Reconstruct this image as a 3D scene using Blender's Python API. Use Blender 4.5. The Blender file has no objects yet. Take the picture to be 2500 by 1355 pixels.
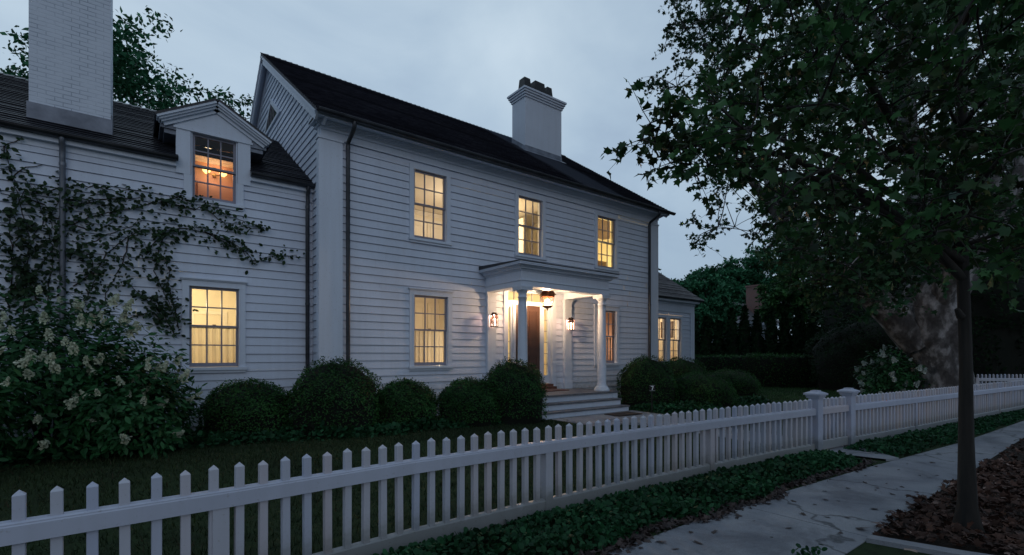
import bpy, math, random
import numpy as np
from math import radians, sin, cos, pi
from mathutils import Vector

scene = bpy.context.scene
C = scene.collection
rnd = random.Random(7)
EYE = 1.6

# ------------------------------------------------------------------ helpers

def tag(o, label=None, cat=None, group=None, kind=None):
    if label: o['label'] = label
    if cat: o['category'] = cat
    if group: o['group'] = group
    if kind: o['kind'] = kind
    return o

def empty(name, loc=(0, 0, 0), parent=None):
    o = bpy.data.objects.new(name, None)
    o.empty_display_size = 0.2
    o.location = loc
    return link(o, parent)

class MB:
    """collects vertices and faces, then links them as one mesh object"""
    def __init__(s): s.v = []; s.f = []; s.m = []; s.sm = []; s.cur = 0
    def add(s, vs, fs, smooth=False):
        b = len(s.v); s.v.extend(vs)
        for f in fs:
            s.f.append([i + b for i in f]); s.m.append(s.cur); s.sm.append(smooth)
    def quad(s, a, b, c, d): s.add([a, b, c, d], [(0, 1, 2, 3)])
    def box(s, x0, x1, y0, y1, z0, z1):
        v = [(x0,y0,z0),(x1,y0,z0),(x1,y1,z0),(x0,y1,z0),(x0,y0,z1),(x1,y0,z1),(x1,y1,z1),(x0,y1,z1)]
        s.add(v, [(0,3,2,1),(4,5,6,7),(0,1,5,4),(1,2,6,5),(2,3,7,6),(3,0,4,7)])
    def hexa(s, v):
        s.add(v, [(0,3,2,1),(4,5,6,7),(0,1,5,4),(1,2,6,5),(2,3,7,6),(3,0,4,7)])
    def obox(s, o, ax, ay, az, x0, x1, y0, y1, z0, z1):
        o = Vector(o); ax = Vector(ax); ay = Vector(ay); az = Vector(az)
        P = lambda x, y, z: tuple(o + ax * x + ay * y + az * z)
        s.hexa([P(x0,y0,z0),P(x1,y0,z0),P(x1,y1,z0),P(x0,y1,z0),P(x0,y0,z1),P(x1,y0,z1),P(x1,y1,z1),P(x0,y1,z1)])
    def tube(s, pts, rad, n=8, caps=True):
        pts = [Vector(p) for p in pts]
        if not hasattr(rad, '__len__'): rad = [rad] * len(pts)
        rings = []
        ref = None
        for i, p in enumerate(pts):
            if i == 0: t = pts[1] - p
            elif i == len(pts) - 1: t = p - pts[i-1]
            else: t = pts[i+1] - pts[i-1]
            t.normalize()
            if ref is None:
                ref = Vector((1,0,0)) if abs(t.x) < .8 else Vector((0,1,0))
            u = (ref - t * ref.dot(t)).normalized(); w = t.cross(u); ref = u
            rings.append([tuple(p + (u*cos(2*pi*k/n) + w*sin(2*pi*k/n)) * rad[i]) for k in range(n)])
        vs = [q for r in rings for q in r]; fs = []
        for i in range(len(pts)-1):
            for k in range(n):
                fs.append((i*n+k, i*n+(k+1)%n, (i+1)*n+(k+1)%n, (i+1)*n+k))
        s.add(vs, fs, True)
        if caps:
            s.add(rings[0], [tuple(reversed(range(n)))]); s.add(rings[-1], [tuple(range(n))])
    def lathe(s, cx, cy, prof, n=24, rot=0.0, smooth=True, sy=1.0):
        vs = []; fs = []
        for r, z in prof:
            for k in range(n):
                a = 2*pi*k/n + rot
                vs.append((cx + r*cos(a), cy + r*sin(a)*sy, z))
        for i in range(len(prof)-1):
            for k in range(n):
                fs.append((i*n+k, i*n+(k+1)%n, (i+1)*n+(k+1)%n, (i+1)*n+k))
        s.add(vs, fs, smooth)
    def build(s, name, mats, parent=None):
        me = bpy.data.meshes.new(name)
        me.from_pydata(s.v, [], s.f)
        if not isinstance(mats, (list, tuple)): mats = [mats]
        for m in mats: me.materials.append(m)
        me.polygons.foreach_set('use_smooth', s.sm)
        if len(mats) > 1: me.polygons.foreach_set('material_index', s.m)
        me.update()
        return link(bpy.data.objects.new(name, me), parent)

def trunk_tube(mb, pts, rad, n=28, seed=0, ridge=.05, flare=0.0, step=.07):
    """trunk with bark ridges, swellings and a lobed root flare"""
    R = random.Random(seed); ph = [R.uniform(0, 6.28) for _ in range(8)]
    P = []; r = []
    for i in range(len(pts)-1):
        a, b = Vector(pts[i]), Vector(pts[i+1]); m = max(1, int((b-a).length/step))
        for k in range(m): t = k/m; P.append(a.lerp(b, t)); r.append(rad[i]+(rad[i+1]-rad[i])*t)
    P.append(Vector(pts[-1])); r.append(rad[-1]); rows = []
    z0 = pts[0][2]
    for i, p in enumerate(P):
        h = p.z - z0; row = []
        for k in range(n):
            a = 2*pi*k/n
            w = 1 + ridge*(.5*sin(7*a+ph[0]+1.3*sin(h*2.1+ph[1])) + .35*sin(13*a+ph[2]+h*1.7) + .3*sin(3*a+h*3.1+ph[3]) + .25*R.uniform(-1,1))
            w += flare*max(0, 1-h/.45)**2*(.6+.6*sin(5*a+ph[4])+.3*sin(3*a+ph[5]))
            row.append((p.x+r[i]*w*cos(a), p.y+r[i]*w*sin(a), p.z))
        rows.append(row)
    vs = [q for rw in rows for q in rw]
    mb.add(vs, [(i*n+k, i*n+(k+1)%n, (i+1)*n+(k+1)%n, (i+1)*n+k) for i in range(len(P)-1) for k in range(n)], True)

# ------------------------------------------------------------------ materials
def nodes(name):
    m = bpy.data.materials.new(name); m.use_nodes = True
    nt = m.node_tree
    return m, nt, nt.nodes['Principled BSDF'], nt.nodes['Material Output']

def mixrgb(nt, fac, a, b, blend='MIX'):
    n = nt.nodes.new('ShaderNodeMix'); n.data_type = 'RGBA'; n.blend_type = blend
    for i, x in ((0, fac), (6, a), (7, b)):
        if hasattr(x, 'links'): nt.links.new(x, n.inputs[i])
        elif i == 0: n.inputs[0].default_value = x
        else: n.inputs[i].default_value = (*x, 1) if len(x) == 3 else x
    return n.outputs[2]

def noise(nt, scale, detail=4, vec=None, rough=.55, dist=0.0):
    n = nt.nodes.new('ShaderNodeTexNoise'); n.inputs['Scale'].default_value = scale
    n.inputs['Detail'].default_value = detail; n.inputs['Roughness'].default_value = rough
    n.inputs['Distortion'].default_value = dist
    if vec is None:
        tc = nt.nodes.new('ShaderNodeTexCoord'); vec = tc.outputs['Object']
    nt.links.new(vec, n.inputs['Vector'])
    return n.outputs['Fac']

def ramp(nt, fac, stops):
    r = nt.nodes.new('ShaderNodeValToRGB'); e = r.color_ramp.elements
    while len(e) < len(stops): e.new(.5)
    for k, (p, c) in enumerate(stops):
        e[k].position = p; e[k].color = (*c, 1) if len(c) == 3 else c
    nt.links.new(fac, r.inputs['Fac'])
    return r.outputs['Color']

def mapping(nt, scale=(1,1,1), loc=(0,0,0), kind='Object'):
    tc = nt.nodes.new('ShaderNodeTexCoord'); mp = nt.nodes.new('ShaderNodeMapping')
    mp.inputs['Scale'].default_value = scale; mp.inputs['Location'].default_value = loc
    nt.links.new(tc.outputs[kind], mp.inputs['Vector'])
    return mp.outputs['Vector']

def bump(nt, h, bs, strength=.3, dist=.01):
    b = nt.nodes.new('ShaderNodeBump'); b.inputs['Strength'].default_value = strength
    b.inputs['Distance'].default_value = dist
    nt.links.new(h, b.inputs['Height']); nt.links.new(b.outputs['Normal'], bs.inputs['Normal'])

def pmat(name, c1, c2, scale=3, rough=.55, metal=0.0, bmp=0.0, bscale=40, stretch=(1,1,1), spec=.5, lo=.35, hi=.65):
    m, nt, bs, out = nodes(name)
    v = mapping(nt, stretch)
    col = ramp(nt, noise(nt, scale, 5, v), [(lo, c1), (hi, c2)])
    nt.links.new(col, bs.inputs['Base Color'])
    bs.inputs['Roughness'].default_value = rough; bs.inputs['Metallic'].default_value = metal
    bs.inputs['Specular IOR Level'].default_value = spec
    if bmp: bump(nt, noise(nt, bscale, 4, v), bs, bmp, .01)
    return m

def leafmat(name, dark, light, rough=.45, spec=.4, trans=.25, accent=None, accent_at=.9, brown=0):
    m, nt, bs, out = nodes(name)
    g = nt.nodes.new('ShaderNodeNewGeometry')
    stops = [(0, dark), (accent_at - .12 if accent else 1, light)]
    if accent: stops += [(accent_at, light), (min(1, accent_at + .03), accent)]
    col = ramp(nt, g.outputs['Random Per Island'], stops)
    big = noise(nt, 1.1, 3)
    k = ramp(nt, big, [(.3, (.55,.55,.55)), (.7, (1.25,1.25,1.25))])
    col = mixrgb(nt, 1.0, col, k, 'MULTIPLY')
    if brown:
        b = noise(nt, 2.3, 3, mapping(nt, (1,1,1), (4.2, 1.7, 9.1)))
        col = mixrgb(nt, ramp(nt, b, [(.48, (0,0,0)), (.68, (brown,)*3)]), col, (.034,.022,.014))
    nt.links.new(col, bs.inputs['Base Color'])
    bs.inputs['Roughness'].default_value = rough; bs.inputs['Specular IOR Level'].default_value = spec
    if trans:
        tr = nt.nodes.new('ShaderNodeBsdfTranslucent'); nt.links.new(col, tr.inputs['Color'])
        mx = nt.nodes.new('ShaderNodeMixShader'); mx.inputs[0].default_value = trans
        nt.links.new(bs.outputs[0], mx.inputs[1]); nt.links.new(tr.outputs[0], mx.inputs[2])
        nt.links.new(mx.outputs[0], out.inputs['Surface'])
    return m

def emis(name, col, strength):
    m, nt, bs, out = nodes(name)
    bs.inputs['Base Color'].default_value = (*col, 1)
    bs.inputs['Emission Color'].default_value = (*col, 1); bs.inputs['Emission Strength'].default_value = strength
    return m

def glassmat(name, refl=.07, tint=(1,1,1), rough=.0):
    m, nt, bs, out = nodes(name); nt.nodes.remove(bs)
    tr = nt.nodes.new('ShaderNodeBsdfTransparent'); tr.inputs[0].default_value = (*tint, 1)
    gl = nt.nodes.new('ShaderNodeBsdfGlossy'); gl.inputs['Roughness'].default_value = rough
    fr = nt.nodes.new('ShaderNodeFresnel'); fr.inputs[0].default_value = 1.45
    # uneven old glass
    n = noise(nt, 5, 2); b = nt.nodes.new('ShaderNodeBump'); b.inputs['Strength'].default_value = .05
    b.inputs['Distance'].default_value = .02
    nt.links.new(n, b.inputs['Height']); nt.links.new(b.outputs['Normal'], gl.inputs['Normal'])
    mx = nt.nodes.new('ShaderNodeMixShader')
    nt.links.new(fr.outputs[0], mx.inputs[0]); nt.links.new(tr.outputs[0], mx.inputs[1]); nt.links.new(gl.outputs[0], mx.inputs[2])
    nt.links.new(mx.outputs[0], out.inputs['Surface'])
    return m

def paint_mat(name, c, vary=.10, rough=.5, splash=None):
    """weathered exterior paint: broad tone drift, faint streaks, small dirt specks"""
    m, nt, bs, out = nodes(name)
    a = noise(nt, .55, 4); col = ramp(nt, a, [(.3, tuple(x*(1-vary) for x in c)), (.7, c)])
    v = mapping(nt, (6, 6, .35)); s = noise(nt, 1.6, 5, v)
    col = mixrgb(nt, 1.0, col, ramp(nt, s, [(.35, (.955,.95,.945)), (.6, (1,1,1))]), 'MULTIPLY')
    v2 = mapping(nt, (.5, .5, 14)); g = noise(nt, 6, 3, v2)
    d = noise(nt, 38, 2)
    col = mixrgb(nt, 1.0, col, ramp(nt, d, [(.25, (.80,.78,.74)), (.36, (1,1,1))]), 'MULTIPLY')
    if splash:
        tz = nt.nodes.new('ShaderNodeTexCoord'); sz = nt.nodes.new('ShaderNodeSeparateXYZ'); nt.links.new(tz.outputs['Object'], sz.inputs[0])
        ma = nt.nodes.new('ShaderNodeMath'); ma.operation = 'MULTIPLY_ADD'
        nt.links.new(noise(nt, 9, 5), ma.inputs[0]); ma.inputs[1].default_value = -splash*1.1; nt.links.new(sz.outputs[2], ma.inputs[2])
        mr = nt.nodes.new('ShaderNodeMapRange'); mr.inputs[1].default_value = splash*.05; mr.inputs[2].default_value = splash*.75
        nt.links.new(ma.outputs[0], mr.inputs[0])
        col = mixrgb(nt, 1.0, col, ramp(nt, mr.outputs[0], [(0, (.52,.53,.48)), (.5, (.85,.85,.82)), (1, (1,1,1))]), 'MULTIPLY')
    nt.links.new(col, bs.inputs['Base Color'])
    bs.inputs['Roughness'].default_value = rough; bs.inputs['Specular IOR Level'].default_value = .35
    bump(nt, g, bs, .12, .004)
    return m

WHITE = (.66, .73, .86)
M = {}
M['clap'] = paint_mat('white_clapboard_paint', WHITE, .15, .5, .75)
M['trim'] = paint_mat('white_trim_paint', (.66,.73,.845), .08, .45)
M['fence'] = paint_mat('white_fence_paint', (.50,.525,.60), .14, .45, .28)
def _tint(m):
    nt = m.node_tree; bs = nt.nodes['Principled BSDF']; src = bs.inputs['Base Color'].links[0].from_socket
    oi = nt.nodes.new('ShaderNodeObjectInfo')
    c = mixrgb(nt, 1.0, src, ramp(nt, oi.outputs['Random'], [(0, (.90,.95,1.05)), (.5, (1,1,1)), (1, (1.06,.96,.92))]), 'MULTIPLY')
    nt.links.new(c, bs.inputs['Base Color'])
_tint(M['fence'])
M['sash'] = paint_mat('grey_sash_paint', (.27,.27,.33), .15, .4)
M['zinc'] = pmat('weathered_zinc', (.10,.11,.13), (.22,.24,.28), 2.5, .42, .7, .1, 20, (1,1,.3))
M['gutter'] = pmat('dark_zinc', (.035,.038,.045), (.075,.08,.09), 2.0, .38, .6, .05, 20)
M['lead'] = pmat('lead_flashing', (.13,.15,.19), (.24,.27,.33), 3, .5, .3, .15, 12)
M['copper'] = pmat('aged_copper', (.10,.04,.022), (.26,.11,.06), 14, .42, .8, .1, 60)
M['bronze'] = pmat('dark_bronze', (.03,.018,.012), (.085,.045,.03), 16, .45, .75)
M['door'] = pmat('dark_brown_paint', (.060,.030,.022), (.085,.044,.032), 5, .38)
M['tread'] = pmat('grey_deck_paint', (.09,.095,.11), (.16,.165,.18), 6, .5, 0, .1, 30)
M['mat'] = pmat('coir_matting', (.02,.013,.01), (.055,.035,.025), 60, .95, 0, .6, 160)
M['wood'] = pmat('red_brown_wood', (.09,.035,.025), (.17,.07,.045), 12, .5, 0, .1, 40, (1,8,1))
M['iron'] = pmat('black_iron', (.012,.012,.013), (.03,.03,.03), 20, .5, .5)
M['concrete'] = None
M['room'] = pmat('cream_interior_paint', (.76,.70,.57), (.81,.75,.62), 1.2, .8)
M['roomwhite'] = pmat('white_interior_paint', (.76,.72,.64), (.81,.77,.69), 1.0, .7)
M['peach'] = pmat('peach_interior_paint', (.60,.37,.27), (.66,.42,.31), 1.2, .8)
M['tan'] = pmat('tan_interior_paint', (.40,.27,.19), (.46,.32,.23), 1.2, .8)
M['floorwood'] = pmat('interior_floor_wood', (.22,.12,.06), (.32,.18,.09), 5, .5)
M['glass'] = glassmat('window_glass')
M['lampglass'] = glassmat('lantern_glass')
M['brass'] = pmat('brass', (.18,.11,.03), (.30,.2,.07), 10, .3, .9)

def fabric(name, c):
    m, nt, bs, out = nodes(name)
    col = ramp(nt, noise(nt, 3, 4), [(.3, tuple(x*.93 for x in c)), (.7, c)])
    nt.links.new(col, bs.inputs['Base Color']); bs.inputs['Roughness'].default_value = .9
    bs.inputs['Specular IOR Level'].default_value = .1
    tr = nt.nodes.new('ShaderNodeBsdfTranslucent'); nt.links.new(col, tr.inputs['Color'])
    mx = nt.nodes.new('ShaderNodeMixShader'); mx.inputs[0].default_value = .55
    nt.links.new(bs.outputs[0], mx.inputs[1]); nt.links.new(tr.outputs[0], mx.inputs[2])
    nt.links.new(mx.outputs[0], out.inputs['Surface'])
    return m
M['linen'] = fabric('cream_linen', (.86,.80,.66))

def shingle_mat(name, c1, c2, run='x', streak=None, rough=.5, spec=.35):
    m, nt, bs, out = nodes(name)
    tc = nt.nodes.new('ShaderNodeTexCoord'); sx = nt.nodes.new('ShaderNodeSeparateXYZ')
    nt.links.new(tc.outputs['Object'], sx.inputs[0])
    cb = nt.nodes.new('ShaderNodeCombineXYZ')
    nt.links.new(sx.outputs[{'x':0,'y':1}[run]], cb.inputs[0])
    nt.links.new(sx.outputs[2], cb.inputs[1])
    br = nt.nodes.new('ShaderNodeTexBrick'); br.inputs['Scale'].default_value = 1
    br.inputs['Brick Width'].default_value = .17; br.inputs['Row Height'].default_value = .075
    br.inputs['Mortar Size'].default_value = .004; br.inputs['Color1'].default_value = (*c1, 1)
    br.inputs['Color2'].default_value = (*c2, 1); br.inputs['Mortar'].default_value = (c1[0]*.4, c1[1]*.4, c1[2]*.4, 1)
    nt.links.new(cb.outputs[0], br.inputs['Vector'])
    col = br.outputs['Color']
    blot = ramp(nt, noise(nt, .5, 5), [(.3, (.55,.56,.62)), (.7, (1.35,1.33,1.3))])
    col = mixrgb(nt, 1.0, col, blot, 'MULTIPLY')
    if streak:
        # zinc run-off has washed the shingles pale below the chimney
        x0, x1, gain = streak
        wob = noise(nt, 1.3, 4, mapping(nt, (3, .35, .35)))
        ad = nt.nodes.new('ShaderNodeMath'); ad.operation = 'MULTIPLY_ADD'
        nt.links.new(wob, ad.inputs[0]); ad.inputs[1].default_value = .7; nt.links.new(sx.outputs[0], ad.inputs[2])
        mr = nt.nodes.new('ShaderNodeMapRange'); mr.inputs[1].default_value = x0 + .15; mr.inputs[2].default_value = x0 + .55
        nt.links.new(ad.outputs[0], mr.inputs[0])
        mr2 = nt.nodes.new('ShaderNodeMapRange'); mr2.inputs[1].default_value = x1 + .55; mr2.inputs[2].default_value = x1 + .15
        nt.links.new(ad.outputs[0], mr2.inputs[0])
        mu = nt.nodes.new('ShaderNodeMath'); mu.operation = 'MULTIPLY'
        nt.links.new(mr.outputs[0], mu.inputs[0]); nt.links.new(mr2.outputs[0], mu.inputs[1])
        col = mixrgb(nt, mu.outputs[0], col, tuple(x * gain for x in (.8, .95, 1.25)))
    nt.links.new(col, bs.inputs['Base Color'])
    bs.inputs['Roughness'].default_value = rough; bs.inputs['Specular IOR Level'].default_value = spec
    bump(nt, noise(nt, 25, 4), bs, .5, .01)
    return m
M['shingle'] = shingle_mat('dark_cedar_shingles', (.015,.017,.028), (.036,.039,.056), streak=(10.5, 12.4, .13), rough=.6, spec=.3)
M['shinglewing'] = shingle_mat('wet_cedar_shingles', (.016,.0175,.025), (.026,.028,.037), rough=.38, spec=.5)
M['shinglegrey'] = shingle_mat('grey_cedar_shingles', (.075,.07,.075), (.13,.12,.125), rough=.6)

def brick_mat(name, c1, c2, mortar, bw=.215, rh=.072, ms=.008, bs_=.6):
    m, nt, bs, out = nodes(name)
    tc = nt.nodes.new('ShaderNodeTexCoord'); sx = nt.nodes.new('ShaderNodeSeparateXYZ')
    nt.links.new(tc.outputs['Object'], sx.inputs[0])
    ad = nt.nodes.new('ShaderNodeMath'); nt.links.new(sx.outputs[0], ad.inputs[0]); nt.links.new(sx.outputs[1], ad.inputs[1])
    cb = nt.nodes.new('ShaderNodeCombineXYZ'); nt.links.new(ad.outputs[0], cb.inputs[0]); nt.links.new(sx.outputs[2], cb.inputs[1])
    br = nt.nodes.new('ShaderNodeTexBrick'); br.inputs['Scale'].default_value = 1
    br.inputs['Brick Width'].default_value = bw; br.inputs['Row Height'].default_value = rh
    br.inputs['Mortar Size'].default_value = ms; br.inputs['Mortar Smooth'].default_value = .35
    br.inputs['Color1'].default_value = (*c1, 1); br.inputs['Color2'].default_value = (*c2, 1)
    br.inputs['Mortar'].default_value = (*mortar, 1)
    nt.links.new(cb.outputs[0], br.inputs['Vector'])
    worn = noise(nt, 2.2, 5)
    col = mixrgb(nt, ramp(nt, worn, [(.40, (.05,.05,.05)), (.62, (1,1,1))]), c2, br.outputs['Color'])
    nt.links.new(col, bs.inputs['Base Color']); bs.inputs['Roughness'].default_value = .6
    inv = nt.nodes.new('ShaderNodeMath'); inv.operation = 'SUBTRACT'; inv.inputs[0].default_value = 1
    nt.links.new(br.outputs['Fac'], inv.inputs[1])
    bump(nt, inv.outputs[0], bs, bs_, .008)
    return m
M['whitebrick'] = brick_mat('white_painted_brick', (.58,.64,.73), (.62,.68,.77), (.36,.41,.49), bs_=.45)
M['stucco'] = paint_mat('white_painted_render', (.62,.68,.78), .14, .6)
M['redbrick'] = brick_mat('red_brick', (.14,.075,.065), (.19,.10,.085), (.2,.18,.17))

# ground surfaces
def ground_mat(name, stops, scale, bmp=.5, bs=30, rough=.95):
    m, nt, b, out = nodes(name)
    col = ramp(nt, noise(nt, scale, 8, None, .65), stops)
    col = mixrgb(nt, 1.0, col, ramp(nt, noise(nt, .45, 4), [(.3, (.6,.6,.6)), (.7, (1.15,1.15,1.15))]), 'MULTIPLY')
    nt.links.new(col, b.inputs['Base Color']); b.inputs['Roughness'].default_value = rough
    b.inputs['Specular IOR Level'].default_value = .2
    bump(nt, noise(nt, bs, 6, None, .7), b, bmp, .03)
    return m
M['lawn'] = ground_mat('mown_lawn', [(.3, (.014,.026,.011)), (.55, (.028,.052,.019)), (.8, (.048,.054,.026))], 7, .8, 60)
M['soil'] = ground_mat('dark_soil', [(.3, (.010,.007,.005)), (.7, (.030,.020,.014))], 9, .9, 40)
M['asphalt'] = ground_mat('asphalt', [(.3, (.022,.022,.025)), (.7, (.045,.045,.05))], 90, .5, 200, .85)
def concrete_mat():
    m, nt, b, out = nodes('worn_concrete')
    col = ramp(nt, noise(nt, 1.3, 8, None, .6), [(.25, (.15,.165,.195)), (.45, (.20,.215,.245)), (.6, (.25,.265,.29)), (.78, (.28,.295,.32))])
    sp = noise(nt, 150, 2)
    col = mixrgb(nt, 1.0, col, ramp(nt, sp, [(.3, (.6,.6,.6)), (.48, (1,1,1)), (.72, (1,1,1)), (.80, (1.7,1.65,1.55))]), 'MULTIPLY')
    st = noise(nt, .8, 6, mapping(nt, (1, 1, 1), (9, 3, 0)), .7, .6)
    col = mixrgb(nt, 1.0, col, ramp(nt, st, [(.36, (.58,.58,.60)), (.52, (1,1,1))]), 'MULTIPLY')
    vo = nt.nodes.new('ShaderNodeTexVoronoi'); vo.feature = 'DISTANCE_TO_EDGE'; vo.inputs['Scale'].default_value = .42
    tcv = nt.nodes.new('ShaderNodeTexCoord'); nz = nt.nodes.new('ShaderNodeTexNoise'); nz.inputs['Scale'].default_value = 3; nz.inputs['Detail'].default_value = 6
    nt.links.new(tcv.outputs['Object'], nz.inputs['Vector'])
    va = nt.nodes.new('ShaderNodeVectorMath'); va.operation = 'MULTIPLY_ADD'; nt.links.new(nz.outputs['Color'], va.inputs[0]); va.inputs[1].default_value = (.5,.5,.5); nt.links.new(tcv.outputs['Object'], va.inputs[2])
    nt.links.new(va.outputs[0], vo.inputs['Vector'])
    col = mixrgb(nt, 1.0, col, ramp(nt, vo.outputs['Distance'], [(0, (.30,.30,.30)), (.006, (.55,.55,.55)), (.012, (1,1,1))]), 'MULTIPLY')
    nt.links.new(col, b.inputs['Base Color']); b.inputs['Roughness'].default_value = .62
    b.inputs['Specular IOR Level'].default_value = .4
    bump(nt, noise(nt, 60, 6, None, .7), b, .35, .01)
    return m
M['concrete'] = concrete_mat()

def plane_bark():
    m, nt, b, out = nodes('plane_tree_bark')
    v = mapping(nt, (1, 1, .62))
    n1 = noise(nt, 3.4, 5, v, .55, .25)
    col = ramp(nt, n1, [(.40, (.06,.055,.055)), (.46, (.10,.095,.095)), (.51, (.13,.125,.125)), (.56, (.27,.265,.27)), (.75, (.46,.45,.46))])
    col = mixrgb(nt, 1.0, col, ramp(nt, noise(nt, 12, 5, v), [(.3, (.6,.6,.6)), (.6, (1,1,1))]), 'MULTIPLY')
    nt.links.new(col, b.inputs['Base Color']); b.inputs['Roughness'].default_value = .85
    bump(nt, noise(nt, 9, 6, v), b, .6, .04)
    return m
M['planebark'] = plane_bark()
M['bark'] = pmat('dark_bark', (.006,.0055,.005), (.021,.019,.016), 9, .9, 0, 1.0, 26, (1,1,.16))
M['vinestem'] = pmat('vine_stem', (.02,.015,.012), (.05,.038,.03), 10, .9)
M['leaf_plane'] = leafmat('plane_leaves', (0.0126,0.0448,0.0179), (0.0392,0.1142,0.0463), .6, .15, .2, brown=.55)
M['leaf_young'] = leafmat('maple_leaves', (0.0119,0.0477,0.0150), (0.0475,0.1372,0.0414), .55, .22, .2, (.045,.085,.062), .95, brown=.6)
M['leaf_bg'] = leafmat('background_leaves', (0.0167,0.0829,0.0394), (0.0523,0.2074,0.1010), .6, .15, .15)
M['leaf_box'] = leafmat('boxwood_leaves', (0.0128,0.0529,0.0154), (0.0414,0.1268,0.0336), .6, .12, .1)
M['leaf_vine'] = leafmat('vine_leaves', (0.0060,0.0214,0.0081), (0.0203,0.0513,0.0183), .55, .2, .12)
M['leaf_hyd'] = leafmat('hydrangea_leaves', (0.0106,0.0549,0.0184), (0.0339,0.1401,0.0449), .52, .22, .15)
M['leaf_cover'] = leafmat('ground_cover_leaves', (0.0073,0.0401,0.0163), (0.0244,0.1018,0.0407), .6, .16, .15)
M['conifer'] = leafmat('arborvitae_sprays', (0.0022,0.0116,0.0036), (0.0086,0.0304,0.0096), .7, .1, .05)
M['petal'] = leafmat('cream_petals', (.50,.56,.40), (.82,.87,.70), .6, .2, .3)
M['petal_far'] = leafmat('white_petals', (.42,.50,.46), (.66,.74,.70), .6, .2, .3)
M['litter'] = leafmat('dry_leaves', (.022,.011,.008), (.085,.045,.033), .7, .2, .05, (.28,.20,.17), .95)
M['litter_dark'] = leafmat('wet_dry_leaves', (.022,.016,.017), (.075,.055,.05), .6, .3, .0)
M['litter_pale'] = leafmat('pale_dry_leaf', (.30,.24,.20), (.34,.27,.23), .7, .2, .0)
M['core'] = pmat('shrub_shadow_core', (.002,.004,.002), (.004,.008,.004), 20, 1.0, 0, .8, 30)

# ------------------------------------------------------------------ foliage
def fan(rim, ctr=(0, .45, .03)):
    v = [ctr] + rim; n = len(rim)
    return np.array(v, float), [(0, 1 + k, 1 + (k + 1) % n) for k in range(n)]
MAPLE = fan([(0,0,0),(.18,.02,-.02),(.50,.08,-.08),(.36,.26,-.04),(.54,.52,-.10),(.25,.56,-.03),(.12,.72,-.02),(0,1.05,-.08),
             (-.12,.72,-.02),(-.25,.56,-.03),(-.54,.52,-.10),(-.36,.26,-.04),(-.50,.08,-.08),(-.18,.02,-.02)])
MAPLE5 = fan([(0,0,0),(.48,.15,-.06),(.28,.36,-.02),(.46,.62,-.06),(.14,.66,0),(0,1.0,-.06),(-.14,.66,0),(-.46,.62,-.06),(-.28,.36,-.02),(-.48,.15,-.06)])
OVAL = (np.array([(0,0,0),(.16,.25,.02),(.20,.5,.02),(.12,.8,-.02),(0,1,-.06),(-.12,.8,-.02),(-.20,.5,.02),(-.16,.25,.02),(0,.5,-.03)],float),
        [(8,0,1),(8,1,2),(8,2,3),(8,3,4),(8,4,5),(8,5,6),(8,6,7),(8,7,0)])
BLADE = (np.array([(0,0,0),(.26,.45,.05),(0,1,-.05),(-.26,.45,.05)],float), [(0,1,2,3)])
ROUND = fan([(0,0,0),(.3,.12,0),(.42,.45,-.03),(.28,.78,0),(0,.95,-.04),(-.28,.78,0),(-.42,.45,-.03),(-.3,.12,0)])
SPRAY = (np.array([(-.08,0,0),(.08,0,0),(.2,.5,.03),(.05,1,0),(-.05,1,0),(-.2,.5,.03)],float), [(0,1,2,5),(5,2,3,4)])

def curl(T, fold=.5, roll=.35):
    v = T[0].copy(); v[:, 2] += fold*np.abs(v[:, 0]) - roll*np.maximum(0, v[:, 1]-.2)**2; v[:, 0] *= .85
    return (v, T[1])
def leaf_arrays(P, size, tmpl, rng, up=.8, hang=.5, normals=None, tips=None):
    """oriented copies of one leaf outline; returns verts and face index lists"""
    P = np.asarray(P, float); N = len(P); T, F = tmpl
    size = np.broadcast_to(np.asarray(size, float), (N,))
    n = rng.normal(size=(N, 3)) * .75
    if normals is None: n[:, 2] += up
    else: n = n * .55 + np.asarray(normals, float)
    n /= np.linalg.norm(n, axis=1)[:, None] + 1e-9
    t = rng.normal(size=(N, 3))
    if tips is not None: t = t * .5 + np.asarray(tips, float)
    t[:, 2] -= hang
    t -= n * (t * n).sum(1)[:, None]; t /= np.linalg.norm(t, axis=1)[:, None] + 1e-9
    b = np.cross(t, n)
    V = P[:, None, :] + size[:, None, None] * (T[None, :, 0, None] * b[:, None, :] + T[None, :, 1, None] * t[:, None, :] + T[None, :, 2, None] * n[:, None, :])
    return V.reshape(-1, 3), F, len(T), N

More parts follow.
